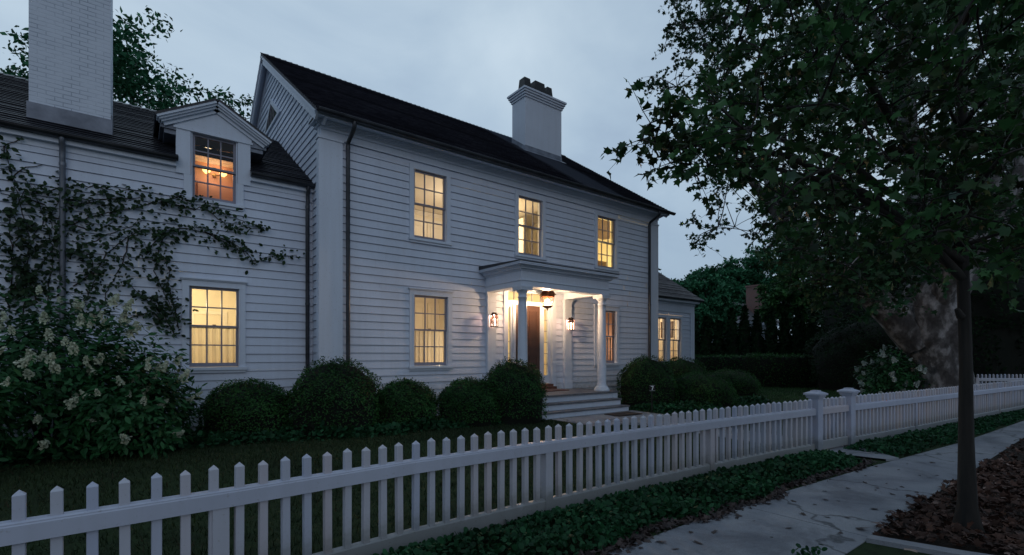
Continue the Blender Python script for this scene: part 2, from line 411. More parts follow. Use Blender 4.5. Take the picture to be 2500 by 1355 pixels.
def np_mesh(name, chunks, mats, parent=None, extra=None, hide_smooth=True):
    """chunks: list of (V, F, k, N, matindex); one mesh object of all leaves"""
    verts = []; loops = []; starts = []; totals = []; mi = []
    base = 0; lp = 0
    if extra is not None:
        ev, ef, emi = extra
        verts.append(np.array(ev, float).reshape(-1, 3))
        for f in ef:
            loops.append(np.array(f)); starts.append(np.array([lp])); totals.append(np.array([len(f)])); lp += len(f)
            mi.append(np.array([emi]))
        base = len(ev)
    for V, F, k, N, m in chunks:
        verts.append(V)
        for f in F:
            L = len(f)
            idx = base + np.arange(N)[:, None] * k + np.array(f)[None, :]
            loops.append(idx.ravel()); starts.append(lp + np.arange(N) * L); totals.append(np.full(N, L)); lp += N * L
            mi.append(np.full(N, m))
        base += len(V)
    V = np.concatenate(verts); L = np.concatenate(loops).astype(np.int32)
    S = np.concatenate(starts).astype(np.int32); Tt = np.concatenate(totals).astype(np.int32); mi = np.concatenate(mi).astype(np.int32)
    me = bpy.data.meshes.new(name)
    me.vertices.add(len(V)); me.vertices.foreach_set('co', V.astype(np.float32).ravel())
    me.loops.add(len(L)); me.loops.foreach_set('vertex_index', L)
    me.polygons.add(len(S)); me.polygons.foreach_set('loop_start', S); me.polygons.foreach_set('loop_total', Tt)
    if not isinstance(mats, (list, tuple)): mats = [mats]
    for m in mats: me.materials.append(m)
    me.polygons.foreach_set('material_index', mi)
    me.update(calc_edges=True); me.validate()
    return link(bpy.data.objects.new(name, me), parent)

def leaves(name, P, size, tmpl, mat, parent=None, seed=1, **kw):
    rng = np.random.default_rng(seed)
    V, F, k, N = leaf_arrays(P, size, tmpl, rng, **kw)
    return np_mesh(name, [(V, F, k, N, 0)], mat, parent)

def gh(y):
    """height of the front garden: the lawn climbs gently from pavement to house"""
    t = min(1, max(0, (y - 3.6) / 4.2)); return .015 + .135 * t * t * (3 - 2 * t)

# crown clump centres, vine paths and leaf positions, all in metres in the scene
PLANE_CLUMPS=[(19.87,3.01,12.4),(19.43,6.3,8.99),(15.62,9.69,17.45),(12.03,4.04,5.32),(14.22,4.65,6.35),(16.12,1.2,4.25),(18.3,1.4,9.54),(13.95,4.78,12.91),(14.19,4.71,8.53),(14.23,6.96,12.58),(17.97,7.91,17.55),(14.74,3.81,6.96),(17.58,0.99,4.79),(17.4,7.07,7.84),(25.61,1.99,12.18),(19.9,3.92,12.38),(21.18,2.11,5.8),(15.59,3.74,13.01),(16.61,2.26,9.01),(19.47,5.12,7.95),(16.08,6.04,10.4),(18.89,2.73,8.98),(12.84,3.83,11.59),(14.89,3.54,9.18),(19.87,5.78,4.66),(15.06,4.04,5.04),(18.15,5.15,4.73),(17.3,5.5,12.55),(25.29,1.76,17.35),(23.21,2.92,5.84),(21.07,2.76,9.73),(19.9,6.76,17.32),(18.02,4.52,13.07),(15.66,4.72,10.46),(18.75,5.04,8.7),(16.81,9.03,10.15),(23.81,3.23,7.17),(16.22,7.59,6.24),(9.57,6.05,11.48),(15.57,2.41,10.14),(14.12,3.11,9.09),(11.31,6.26,7.95),(14.61,6.63,7.16),(11.41,4.73,7.77),(13.35,4.9,9.02),(18.38,5.26,13.6),(15.02,1.91,11.47),(15.21,8.42,7.95),(22.37,5.94,15.75),(17.17,2.33,8.28),(19.55,4.07,11.24),(11.7,4.86,6.6),(18.4,7.97,5.01),(13.71,5.85,5.23),(20.69,1.59,6.69),(17.86,8.41,18.03),(17.95,1.22,7.57),(18.02,3.24,9.04),(17.24,6.82,14.07),(12.97,4.35,10.6),(18.94,3.77,11.96),(18.93,7.8,6.36),(16.93,2.41,9.92),(23.56,4.59,6.91),(17.31,6.89,5.77),(14.61,4.41,3.84),(15.98,2.71,12.02),(24.47,2.15,14.51),(16.95,3.96,5.54),(18.83,7.55,14.13),(22.23,5.15,5.21),(10.63,6.14,7.46),(24.75,2.63,7.32),(18.1,7.25,9.44),(13.59,5.07,7.77),(15.87,10.05,14.6),(17.5,4.44,4.83),(17.74,7.99,7.33),(15.95,9.93,16.63),(17.48,1.01,8.66),(15.79,8.63,14.06),(19.66,7.34,5.03),(15.0,6.55,12.31),(23.31,1.4,12.52),(12.72,4.12,9.32),(18.54,1.2,12.08),(18.89,4.24,4.35),(16.62,3.12,7.03),(15.21,4.06,10.41),(16.53,10.48,14.95),(18.07,5.88,8.47),(19.39,1.48,9.91),(19.29,1.83,10.95),(12.62,6.02,13.16),(13.91,8.98,15.4),(15.1,6.63,6.38),(20.94,2.25,13.57),(25.25,3.46,17.6),(17.72,9.59,7.91),(16.06,2.01,9.51),(26.04,2.47,16.44),(26.12,2.38,7.31),(22.86,2.67,7.47),(11.38,6.11,8.76),(19.61,2.21,9.7),(11.54,4.64,9.56),(10.29,6.74,9.37),(15.94,9.37,14.33),(17.25,6.2,11.36),(14.81,7.21,15.42),(16.69,4.87,7.79),(16.38,3.09,6.29),(20.06,7.01,10.66),(23.21,1.98,13.05),(14.12,4.03,4.72),(17.88,2.69,4.98),(17.85,3.31,5.46),(20.3,3.68,7.3),(26.15,2.89,6.14),(15.51,3.88,11.7),(16.47,8.25,9.93),(19.62,3.4,11.46),(10.37,5.7,5.7),(23.68,1.43,6.55),(18.71,8.57,5.91),(23.0,2.68,8.58),(21.06,6.89,5.77),(15.49,5.73,6.1),(11.03,6.06,9.57),(12.75,7.58,8.19),(11.56,6.88,10.53),(16.4,2.59,12.91),(17.82,5.91,16.0),(13.21,5.87,8.25),(19.97,4.83,13.57),(25.48,3.54,7.42),(21.2,5.62,11.38),(17.65,7.85,16.19),(22.04,1.4,13.76),(18.03,4.5,11.81),(14.89,4.9,9.31),(17.9,6.41,6.99),(16.03,4.76,7.58),(21.57,5.07,6.08),(17.01,4.86,4.15),(23.42,2.8,11.92),(17.04,3.8,8.73),(19.81,6.74,12.56),(22.09,5.36,8.25),(22.45,3.55,10.86),(20.02,4.25,8.46),(21.12,3.16,6.4),(17.0,1.75,7.72),(14.4,9.7,10.63),(17.91,6.13,12.14),(15.49,10.9,11.56),(21.18,3.95,11.73),(22.08,4.54,8.27),(12.74,5.81,7.43),(20.74,5.31,15.23),(17.75,1.88,10.06),(26.1,1.75,8.45),(17.8,3.95,11.35),(16.5,2.51,5.64),(23.37,5.14,16.52),(18.8,6.17,5.47),(18.61,4.29,12.5),(15.25,8.76,15.18),(13.6,5.24,6.1),(17.38,3.0,6.62),(13.25,8.05,10.79),(9.99,6.13,10.35),(21.84,4.95,13.28),(13.66,5.1,11.65),(21.39,2.69,10.47),(13.02,6.59,6.73),(23.18,5.51,6.03),(17.05,1.71,5.78),(17.24,1.5,12.47),(17.67,3.53,13.78),(16.08,9.38,11.68),(16.18,1.45,11.67),(18.11,2.12,13.16),(20.57,4.4,7.48),(19.49,2.24,7.47),(20.04,4.35,4.62),(19.24,4.6,11.93),(13.54,3.47,7.53),(22.98,2.31,11.33),(21.79,3.82,7.6),(25.01,3.92,15.32),(15.7,1.74,4.71),(21.49,6.7,13.68),(15.73,5.17,13.14),(14.28,2.54,4.39),(20.42,5.66,16.37),(12.26,7.71,14.05),(13.14,5.64,9.27),(16.25,4.2,10.69),(19.64,4.77,15.17),(18.78,6.1,4.51),(21.04,2.52,7.53),(18.82,1.76,5.45),(13.97,7.78,11.24),(13.76,8.49,11.82),(16.7,3.45,10.64),(17.95,7.03,13.01),(13.93,4.06,7.87),(27.16,1.76,7.2),(22.26,6.19,10.79),(22.87,3.25,8.19),(17.13,6.6,4.96),(20.6,7.33,12.32),(14.18,3.87,11.11),(23.45,4.41,10.62),(15.86,8.42,11.81),(13.06,8.73,14.49),(12.95,5.95,12.45),(14.27,3.09,7.57),(22.44,4.73,15.69),(14.84,10.41,12.99),(23.57,4.17,14.37),(22.21,5.22,6.43),(16.92,5.76,7.85),(24.46,1.82,6.92),(16.83,7.86,14.58),(19.85,2.94,9.46),(18.96,6.73,6.0),(21.63,5.25,17.4),(14.98,4.77,11.88),(15.17,2.82,12.37),(22.88,1.48,9.49),(18.2,4.76,9.57),(14.61,5.14,7.51),(16.0,6.89,9.99),(18.22,2.99,8.4),(23.43,4.62,6.04),(20.35,2.33,10.8),(23.03,3.15,12.41),(16.67,5.06,11.27),(15.59,7.23,5.86),(16.79,7.83,10.57),(22.13,4.12,11.77),(17.04,5.13,7.23),(16.11,4.91,4.43),(15.09,2.57,4.94),(16.26,4.27,8.64),(16.54,3.24,12.36),(17.47,7.84,11.25),(14.33,8.99,11.78),(18.59,8.11,11.37),(16.27,9.89,13.04),(13.6,7.01,9.08),(20.26,5.38,14.49),(27.4,1.58,9.39),(22.48,1.47,12.52),(19.81,6.55,7.73),(16.19,7.95,13.41),(18.17,6.33,13.28),(13.83,6.34,12.06),(15.56,8.31,5.82),(15.93,4.32,13.38),(22.48,4.2,9.16),(21.14,2.02,11.71),(12.47,5.09,11.42),(15.13,7.07,14.57),(21.28,3.84,9.72),(15.05,7.42,13.48),(15.36,1.52,8.1),(15.83,6.33,8.61),(14.64,2.8,11.74),(17.56,2.98,12.86),(11.08,5.06,11.33),(20.51,4.38,13.66),(25.43,1.86,12.96),(19.78,4.19,6.07),(19.14,4.26,9.64),(21.5,5.82,12.9),(14.74,6.71,9.22),(23.46,4.47,16.26),(11.52,6.58,4.82),(25.26,2.45,15.78),(12.69,4.7,8.51),(14.78,2.0,6.64),(23.54,1.68,5.23),(17.78,5.65,6.81),(18.04,4.16,14.48),(13.41,8.08,13.77),(20.04,7.8,15.09),(24.95,2.21,8.99),(11.7,3.62,3.63),(11.58,3.46,2.83),(12.72,4.22,3.31),(12.88,3.15,4.03),(15.27,3.57,4.04),(12.67,5.24,4.15),(12.23,2.99,3.52),(11.7,4.25,3.98),(16.02,3.61,4.48),(11.0,3.65,3.38),(12.34,2.55,3.77),(12.96,3.9,2.95),(14.02,3.92,4.3),(13.23,4.44,3.44),(13.16,3.67,3.69),(14.93,3.99,4.57),(12.2,4.5,3.25),(14.44,4.7,4.14),(11.56,3.87,3.22),(11.48,4.89,4.07),(14.23,4.44,3.48),(12.49,4.87,3.79),(12.87,4.24,4.2),(13.6,3.92,3.66),(13.9,3.49,3.75),(15.24,4.17,4.15),(15.68,3.82,3.69),(13.93,4.74,4.34),(10.82,4.17,3.83),(14.24,3.46,4.18),(13.39,4.42,4.29),(12.38,4.48,4.22),(12.27,3.17,4.03),(13.92,5.29,3.86)]
YOUNG_CLUMPS=[(4.64,0.41,2.31),(5.06,0.91,3.16),(5.62,1.38,3.63),(3.83,2.14,3.88),(6.12,0.55,3.65),(3.14,1.46,4.14),(4.6,1.5,4.16),(6.39,0.72,3.85),(3.85,1.89,4.82),(5.24,3.04,4.48),(6.87,1.45,5.49),(7.35,1.13,3.56),(5.29,0.89,2.89),(5.1,0.4,2.34),(5.64,0.97,3.19),(6.46,1.86,4.45),(4.61,1.41,2.78),(5.99,0.7,2.68),(5.96,1.59,2.79),(5.7,1.11,3.85),(4.86,1.08,3.37),(5.34,2.75,4.39),(6.45,1.53,5.72),(4.63,0.86,2.48),(6.28,1.11,5.42),(5.42,2.5,5.3),(4.79,2.91,4.24),(3.47,1.23,2.77),(5.15,2.04,5.11),(4.81,0.7,4.2),(4.05,0.82,3.46),(4.64,0.35,3.93),(5.29,2.16,3.79),(6.5,1.12,2.96),(5.46,1.76,4.92),(4.39,1.88,4.87),(6.43,0.77,5.07),(3.73,1.39,3.33),(6.76,0.59,4.71),(5.0,1.78,5.34),(3.93,2.43,3.47),(8.35,0.65,2.91),(3.65,1.8,3.64),(6.28,1.59,3.83),(5.39,1.04,4.4),(3.69,1.07,4.22),(5.45,1.98,5.4),(3.49,1.7,4.33),(4.35,2.15,4.68),(5.38,1.76,4.62),(6.11,0.52,3.13),(3.71,1.11,3.07),(5.87,2.3,4.34),(6.94,1.69,5.27),(5.22,2.03,5.61),(4.26,0.57,2.84),(4.88,1.64,4.07),(3.14,1.62,3.08),(5.62,2.54,4.89),(3.91,2.07,3.5),(4.64,1.52,3.02),(6.09,1.39,2.64),(5.49,2.19,4.39),(4.34,2.02,3.74),(8.0,0.71,3.34),(5.03,0.69,3.96),(4.8,1.5,4.4),(5.85,1.22,2.71),(5.44,0.78,4.7),(6.14,0.44,4.68),(4.8,1.07,4.49),(4.77,2.36,3.55),(5.84,1.0,5.02),(7.02,1.34,5.23),(6.74,0.5,3.1),(4.58,3.16,4.03),(4.11,2.21,3.79),(6.05,2.21,3.68),(7.21,1.41,4.57),(5.02,2.1,3.29),(4.83,0.82,2.63),(5.94,1.41,4.37),(4.51,0.36,2.91),(6.1,2.0,3.62),(3.88,0.86,2.55),(6.72,0.62,3.29),(4.68,0.83,3.22),(5.07,1.76,4.66),(6.36,2.07,5.55),(5.5,1.73,3.01),(6.39,1.1,4.13),(4.6,1.91,4.51),(6.65,1.15,5.25),(6.48,1.03,4.38),(3.49,1.14,3.59),(4.35,1.7,3.58),(4.33,1.48,2.65),(7.45,0.78,5.72),(6.62,1.46,4.67),(3.65,2.27,3.34),(6.07,1.75,3.07),(4.55,1.06,3.94),(4.27,1.42,4.2),(4.2,1.61,3.94),(4.88,1.11,2.51),(3.86,2.05,3.2),(3.9,1.56,2.78),(5.57,0.83,3.35),(7.34,1.04,4.91),(6.98,0.7,4.09),(7.29,0.66,3.39),(7.04,0.86,2.76),(5.19,1.1,4.05),(5.8,2.34,4.91),(5.9,0.69,3.04),(6.22,1.75,5.19),(4.91,0.49,4.26),(4.02,2.08,4.41),(3.68,1.77,3.88),(3.78,1.32,2.73),(6.36,0.46,4.11),(6.5,1.55,4.93),(5.7,0.77,3.84),(3.91,1.14,4.3),(8.17,0.6,5.77),(4.14,0.86,2.39),(3.17,1.38,2.58),(7.12,1.51,5.97),(6.8,1.52,5.97),(4.48,2.18,3.98),(2.96,1.71,3.24),(6.62,0.94,4.02),(6.09,0.73,4.85),(5.74,2.2,3.9),(4.91,0.71,3.15),(4.51,1.74,4.3),(5.73,2.01,4.59),(5.84,0.86,3.63),(5.76,2.6,3.53),(5.68,1.24,5.29),(4.42,2.3,4.86),(7.01,1.15,3.19),(4.35,1.09,4.5),(6.27,0.5,2.68),(4.98,1.33,3.96),(3.44,2.04,3.04),(5.59,0.59,4.35),(5.24,1.49,4.19),(7.28,0.73,5.2),(5.43,1.09,2.98),(4.8,2.08,4.98),(6.5,0.82,4.84),(6.11,1.33,2.87),(5.49,2.42,6.04),(3.74,1.96,4.07),(3.95,1.88,3.05),(5.77,1.47,2.76),(6.31,1.95,3.34),(4.67,2.38,5.44),(7.56,1.09,5.92),(6.24,1.31,5.55),(5.95,1.78,4.16),(6.03,1.57,3.49),(4.21,2.12,5.15),(4.87,2.07,3.88),(5.76,1.57,5.37),(4.32,1.49,4.49),(6.99,1.52,4.54),(6.28,1.54,5.54),(6.74,1.55,3.3),(6.64,0.9,5.62),(7.89,0.57,3.59),(4.26,0.66,3.92),(5.24,0.73,3.13),(5.25,0.57,4.61),(5.53,0.87,2.65),(4.15,1.52,3.54),(6.42,1.86,4.75),(6.36,2.1,4.95),(5.07,1.34,3.72),(6.68,0.53,3.53),(4.26,2.04,3.95),(4.02,1.42,4.01),(6.89,1.2,2.74),(4.75,1.13,4.76),(6.19,0.83,2.52),(4.45,1.18,3.05),(6.84,1.31,4.78),(5.12,1.68,3.44),(5.8,1.0,4.08),(6.73,0.59,5.13),(6.83,0.57,4.33),(4.64,0.71,3.7),(5.22,1.12,3.32),(5.72,1.52,4.34),(6.25,2.08,5.83),(4.84,2.04,5.24),(4.62,1.7,2.62),(5.08,0.97,4.76),(6.42,2.05,3.03),(6.4,0.77,3.53),(3.41,1.71,3.13),(4.68,2.05,2.96),(4.94,0.92,3.63),(4.28,1.3,3.32),(4.87,0.64,2.31),(4.91,2.39,3.14),(3.6,1.8,3.28),(6.12,0.77,3.61),(4.03,2.24,4.07),(3.28,2.53,3.37),(3.44,2.46,3.63),(3.44,2.53,3.39),(3.58,2.48,3.23),(3.65,2.49,3.42),(3.33,2.49,3.5),(3.77,2.41,3.24),(3.91,2.42,3.46)]
VINE=[(1.0,[(-1.59,1.19),(-1.45,2.31),(-1.4,3.38),(-1.52,4.15),(-1.66,4.9)]),(1.2,[(-1.16,1.38),(-1.18,2.46),(-1.11,3.42),(-1.26,4.07),(-1.45,4.49)]),(1.2,[(-1.63,2.3),(-1.59,3.03),(-1.63,3.74),(-1.45,4.23),(-1.21,4.28)]),(1.2,[(-1.35,2.59),(-1.45,3.11),(-1.3,3.66),(-1.06,4.1),(-1.01,4.32)]),(0.5,[(-1.72,4.72),(-1.63,4.97),(-1.5,5.09)]),(0.5,[(-1.59,4.4),(-1.45,4.64),(-1.24,4.73)]),(0.6,[(-1.26,4.27),(-1.01,4.42),(-0.75,4.51),(-0.37,4.5),(-0.03,4.57),(0.15,4.66)]),(1.5,[(-1.06,4.17),(-0.75,4.25),(-0.43,4.33),(-0.15,4.35)]),(0.6,[(-1.21,4.08),(-1.45,4.16),(-1.72,4.17)]),(1.0,[(-0.94,3.8),(-0.49,4.06),(-0.15,4.19),(0.37,4.45),(0.65,4.6),(1.03,4.57),(1.39,4.36),(1.71,4.3),(2.07,4.22)]),(0.8,[(0.37,4.45),(0.7,4.39),(1.03,4.42),(1.33,4.23),(1.44,4.09),(1.73,4.2),(2.02,4.18)]),(1.2,[(0.11,3.45),(0.37,3.81),(0.65,4.0),(1.03,3.98),(1.39,3.79),(1.71,3.69),(1.87,3.52),(2.21,3.67),(2.7,3.74)]),(0.9,[(1.03,3.98),(1.3,3.91),(1.58,3.78),(1.73,3.6)]),(1.1,[(-0.87,2.77),(-0.59,3.05),(-0.4,3.42),(-0.15,3.7),(0.11,3.87),(0.51,3.94)]),(1.2,[(0.54,3.98),(0.37,3.75),(0.27,3.4),(0.24,3.13),(0.37,2.81),(0.51,2.49),(0.54,2.22)]),(1.2,[(-0.1,3.68),(-0.17,3.35),(-0.3,3.01),(-0.4,2.75),(-0.49,2.43),(-0.59,2.17)]),(1.1,[(0.54,2.02),(0.37,2.41),(0.11,2.6),(0.0,2.72),(-0.15,2.96)]),(1.2,[(0.6,2.09),(0.57,2.43),(0.46,2.89),(0.48,3.19),(0.37,3.42)]),(1.0,[(-0.82,2.29),(-0.68,2.6),(-0.59,2.92),(-0.64,3.23),(-0.8,3.42)]),(1.3,[(-0.92,3.2),(-0.75,3.49),(-0.49,3.65),(-0.15,3.87),(0.06,4.03)]),(0.9,[(0.37,2.21),(0.24,2.41),(-0.1,2.29),(-0.3,2.06)]),(1.0,[(-0.92,4.11),(-0.68,4.21),(-0.4,4.33),(-0.1,4.39),(0.11,4.5)]),(0.7,[(-1.09,3.9),(-0.82,3.79),(-0.59,3.76),(-0.35,3.93)]),(1.2,[(-1.31,2.5),(-1.35,2.91),(-1.18,3.22),(-1.05,3.54),(-1.14,3.83)]),(1.2,[(-1.6,2.59),(-1.5,2.95),(-1.6,3.23),(-1.48,3.6),(-1.6,3.9)])]
LEAFSPOTS=[(7.22,2.19),(7.08,2.02),(7.38,1.83),(8.42,2.14),(9.04,2.21),(7.41,2.0),(6.91,1.81),(6.11,1.59),(6.08,1.64),(5.76,1.57),(6.08,1.78),(5.56,1.82),(6.12,2.08),(6.78,2.24),(6.05,2.21),(5.39,1.95),(6.95,2.0),(8.22,1.76),(8.43,1.74),(10.05,1.88),(9.79,1.82),(11.78,1.67),(8.26,1.88),(7.23,1.68),(7.23,1.85),(9.44,1.98),(6.41,2.35),(5.77,2.19),(5.32,2.11),(4.76,2.03),(3.77,2.35),(3.79,2.69),(3.57,2.56),(3.96,2.51),(3.52,2.37),(3.31,2.59),(4.73,2.34),(4.73,2.48),(4.43,2.03),(4.13,2.38),(5.03,1.69),(5.25,1.65),(5.48,1.55),(6.4,1.53),(6.57,1.54),(5.72,2.38),(5.42,2.5),(8.83,2.52),(7.86,2.47),(7.67,2.32)]
# ------------------------------------------------------------------ house
from mathutils import Matrix
def link(o, parent=None):
    C.objects.link(o)
    if parent is not None:
        o.parent = parent
        o.matrix_parent_inverse = Matrix.Translation(-Vector(parent.location))
    return o

def lap(mb, P, U0, U1, s0, s1, openings=(), phase=0.0, exp=.1727, lip=.028, top=.005, jog=0, slot=0.0):
    """overlapping courses (clapboards, shingle rows) as real stepped geometry"""
    f0 = U0 if callable(U0) else (lambda s: U0)
    f1 = U1 if callable(U1) else (lambda s: U1)
    k = math.floor((s0 - phase) / exp)
    while phase + k * exp < s1 - 1e-6:
        zb, zt = phase + k*exp, phase + (k+1)*exp
        off = lambda z: lip + (top - lip) * (z - zb) / exp
        a, b = max(zb, s0), min(zt, s1)
        cuts = sorted({a, b} | {z for o in openings for z in (o[2], o[3]) if a < z < b})
        for c0, c1 in zip(cuts, cuts[1:]):
            zm = (c0 + c1) / 2
            blocks = sorted((o[0], o[1]) for o in openings if o[2] < zm < o[3])
            spans = []; cur = None
            edges = [(None, None)]
            left = 'L'
            x = -1e9
            for bl in blocks + [(1e9, 1e9)]:
                spans.append((x, bl[0])); x = max(x, bl[1])
            for xa, xb in spans:
                u0a, u0b = max(xa, f0(c0)), max(xa, f0(c1)); u1a, u1b = min(xb, f1(c0)), min(xb, f1(c1))
                if u1a - u0a < 1e-4 and u1b - u0b < 1e-4: continue
                if u1a < u0a: u0a = u1a = (u0a + u1a) / 2
                if u1b < u0b: u0b = u1b = (u0b + u1b) / 2
                ct = c1
                if slot and abs(c1 - zt) < 1e-6 and c1 - c0 > 2*slot:      # added recess, shaped to darken the shadow line under the next course
                    ct = c1 - slot
                    mb.quad(P(u0b, off(ct), ct), P(u1b, off(ct), ct), P(u1b, -.016, ct+.001), P(u0b, -.016, ct+.001))
                    mb.quad(P(u0b, -.016, ct), P(u1b, -.016, ct), P(u1b, -.016, c1), P(u0b, -.016, c1))
                joints = [0, 1]
                if slot and u1a - u0a > 2.2:
                    k_ = int((u1a - u0a) / 2.6); joints = [0] + sorted(rnd.random() for _ in range(k_)) + [1]
                for ja, jb in zip(joints, joints[1:]):
                    j = .0035 * jog * rnd.uniform(-1, 1); g = .003 if slot else 0
                    a0 = u0a + (u1a-u0a)*ja + (g if ja else 0); a1 = u0a + (u1a-u0a)*jb - (g if jb < 1 else 0)
                    b0 = u0b + (u1b-u0b)*ja + (g if ja else 0); b1 = u0b + (u1b-u0b)*jb - (g if jb < 1 else 0)
                    mb.quad(P(a0, off(c0)+j, c0), P(a1, off(c0)+j, c0), P(b1, off(ct)+j, ct), P(b0, off(ct)+j, ct))
                    if ja: mb.quad(P(a0-.02, -.012, c0), P(a0+.02, -.012, c0), P(a0+.02, -.012, c1), P(a0-.02, -.012, c1))
                    if c0 == zb:
                        mb.quad(P(a0, -.016 if slot else top-.004, c0), P(a1, -.016 if slot else top-.004, c0), P(a1, off(c0)+j, c0), P(a0, off(c0)+j, c0))
        k += 1

YF, YW, YR = 10.5, 11.1, 12.0          # front planes: main block, left wing, right wing
XL, XR = 3.04, 14.36
G = .12
house = empty('house', (8.7, 10.5, G))
tag(house, 'white clapboard two storey house with dark shingle roof and lit windows', 'house')

# window openings: x0, x1, z0, z1, plane, columns, rows per sash, kind
WIN = {
 'W1': (5.13, 5.99, 4.36, 5.96, YF), 'W2': (8.23, 9.09, 4.36, 5.96, YF), 'W3': (11.35, 12.21, 4.36, 5.96, YF),
 'W4': (5.13, 6.03, 1.36, 3.02, YF), 'W5': (11.33, 12.24, 1.36, 3.02, YF),
 'W6': (0.78, 1.61, 1.38, 2.92, YW), 'W7': (0.83, 1.56, 4.60, 5.84, YW),
}
CW = .115
def opening(w, t=0): return (w[0]-CW+.02, w[1]+CW-.02, w[2]-.06, w[3]+CW-.03)

# walls
mb = MB()
doorop = (7.76, 9.58, .5, 3.5)
Pm = lambda u, o, z: (u, YF - o, z)
ops = [opening(WIN[k]) for k in ('W1','W2','W3','W4','W5')] + [doorop]
lap(mb, Pm, XL+.02, XR-.02, G, 6.3, ops, 1.49, jog=1, slot=.009)
roofz = lambda y: 6.52 + .686 * (y - 10.05)
RID = 15.46
Pg = lambda u, o, z: (XL - o, u, z)
def gy0(z): return YF if z < 6.7 else max(YF, 10.05 + (z + .16 - 6.52) / .686)
def gy1(z): return 2 * RID - gy0(z)
lap(mb, Pg, gy0, gy1, G, 10.05, [], 1.49, jog=1, slot=.009)
mb.box(XL+.03, XL+.08, YF+.05, 2*RID-YF, .1, 6.3)      # backing
mb.build('wall', M['clap'], house)
mb = MB()   # right gable end and rear, plain
mb.add([(XR,YF+.01,G),(XR,2*RID-YF,G),(XR,2*RID-YF,6.6),(XR,RID,10.0),(XR,YF+.01,6.6)], [(0,1,2,3,4)])
mb.quad((XL,2*RID-YF,G),(XR,2*RID-YF,G),(XR,2*RID-YF,6.6),(XL,2*RID-YF,6.6))
mb.build('rear_wall', M['clap'], house)

mb = MB()
Pw = lambda u, o, z: (u, YW - o, z)
lap(mb, Pw, -4.2, XL-.005, G, 5.08, [opening(WIN['W6']), (.71, 1.68, 4.5, 5.3)], 1.635, jog=1, slot=.009)
mb.quad((-4.2,YW,G),(-4.2,17.7,G),(-4.2,17.7,5.2),(-4.2,YW,5.2))
mb.quad((-4.2,17.7,G),(XL,17.7,G),(XL,17.7,5.2),(-4.2,17.7,5.2))
mb.build('wing_wall', M['clap'], house)

mb = MB()
Pr = lambda u, o, z: (u, YR - o, z)
lap(mb, Pr, XR, 19.0, G, 3.4, [(16.2, 18.16, 1.1, 3.26)], 1.49, jog=1, slot=.009)
mb.quad((19.0,YR,G),(19.0,19.0,G),(19.0,19.0,4.0),(19.0,YR,4.0))
mb.build('side_wing_wall', M['clap'], house)

# corner boards with caps
for x0, x1 in ((XL-.075, 3.46), (13.95, XR+.03)):
    mb = MB()
    mb.box(x0, x1, YF-.07, YF+.10, G, 6.10)
    mb.box(x0-.02, x1+.02, YF-.09, YF+.12, 6.10, 6.15)
    mb.box(x0-.01, x1+.01, YF-.08, YF+.11, G, G+.22)
    mb.build('corner_board', M['trim'], house)
mb = MB()
mb.box(18.74, 19.03, YR-.05, YR+.3, G, 3.40)
mb.build('corner_board', M['trim'], house)

# frieze, bed moulding, boxed cornice with its return on the gable
mb = MB()
mb.box(XL-.03, XR+.03, YF-.05, YF+.02, 6.15, 6.36)
mb.box(XL-.05, XR+.05, YF-.075, YF-.05, 6.30, 6.36)
for i in range(4):
    mb.box(XL-.06-.03*i, XR+.06+.03*i, YF-.10-.035*i, YF-.02, 6.36+.02*i, 6.38+.02*i)
mb.box(2.86, XR+.2, 10.12, YF+.02, 6.44, 6.49)
mb.box(2.86, XR+.2, 10.10, 10.14, 6.42, 6.53)
mb.box(2.86, XL, YF-.02, 10.78, 6.44, 6.49)
mb.box(2.86, 2.90, 10.14, 10.78, 6.42, 6.56)
mb.box(2.96, XL, YF-.05, 10.72, 6.36, 6.44)
mb.box(XL-.05, XL, YF+.02, 10.62, 6.15, 6.36)
mb.build('cornice', M['trim'], house)

# main roof: stepped courses, ridge cap, rear slope
cs, sn = 1/math.hypot(1,.686), .686/math.hypot(1,.686)
RL, RR = 2.81, 14.62
SLEN = (RID-10.0)/cs
def Pf(u, o, s): return (u, 10.0 + s*cs - o*sn, 6.486 + s*sn + o*cs)
def Pbk(u, o, s): return (u, 2*RID-10.0 - s*cs + o*sn, 6.486 + s*sn + o*cs)
mb = MB()
lap(mb, Pf, RL, RR, 0, SLEN, [], 0, .14, .024, .004, jog=2)
lap(mb, Pbk, RL, RR, 0, SLEN, [], 0, .28, .02, .004)
for P in (Pf, Pbk):           # underside and edges of the deck
    mb.add([P(RL,0,0),P(RR,0,0),P(RR,0,SLEN),P(RL,0,SLEN),P(RL,-.05,0),P(RR,-.05,0),P(RR,-.05,SLEN),P(RL,-.05,SLEN)],
           [(4,5,6,7),(0,1,5,4),(3,0,4,7),(1,2,6,5)])
x = RL - .01
while x < RR:                 # ridge shingles, lapped so the crest steps
    w = .19
    for P in (Pf, Pbk):
        v = [P(x,.012,SLEN-.13),P(x+w,.032,SLEN-.13),P(x+w,.038,SLEN+.012),P(x,.014,SLEN+.012)]
        v2 = [P(x,-.01,SLEN-.13),P(x+w,-.01,SLEN-.13),P(x+w,-.01,SLEN+.012),P(x,-.01,SLEN+.012)]
        mb.hexa(v2 + v)
    x += .16
s = .02                       # proud shingle ends along both rakes
while s < SLEN:
    for xa in (RL-.018, RR-.002):
        v = [Pf(xa,.0,s),Pf(xa+.02,.0,s),Pf(xa+.02,.0,s+.1),Pf(xa,.0,s+.1),Pf(xa,.026,s),Pf(xa+.02,.026,s),Pf(xa+.02,.012,s+.1),Pf(xa,.012,s+.1)]
        mb.hexa(v)
    s += .14
mb.build('roof', M['shingle'], house)

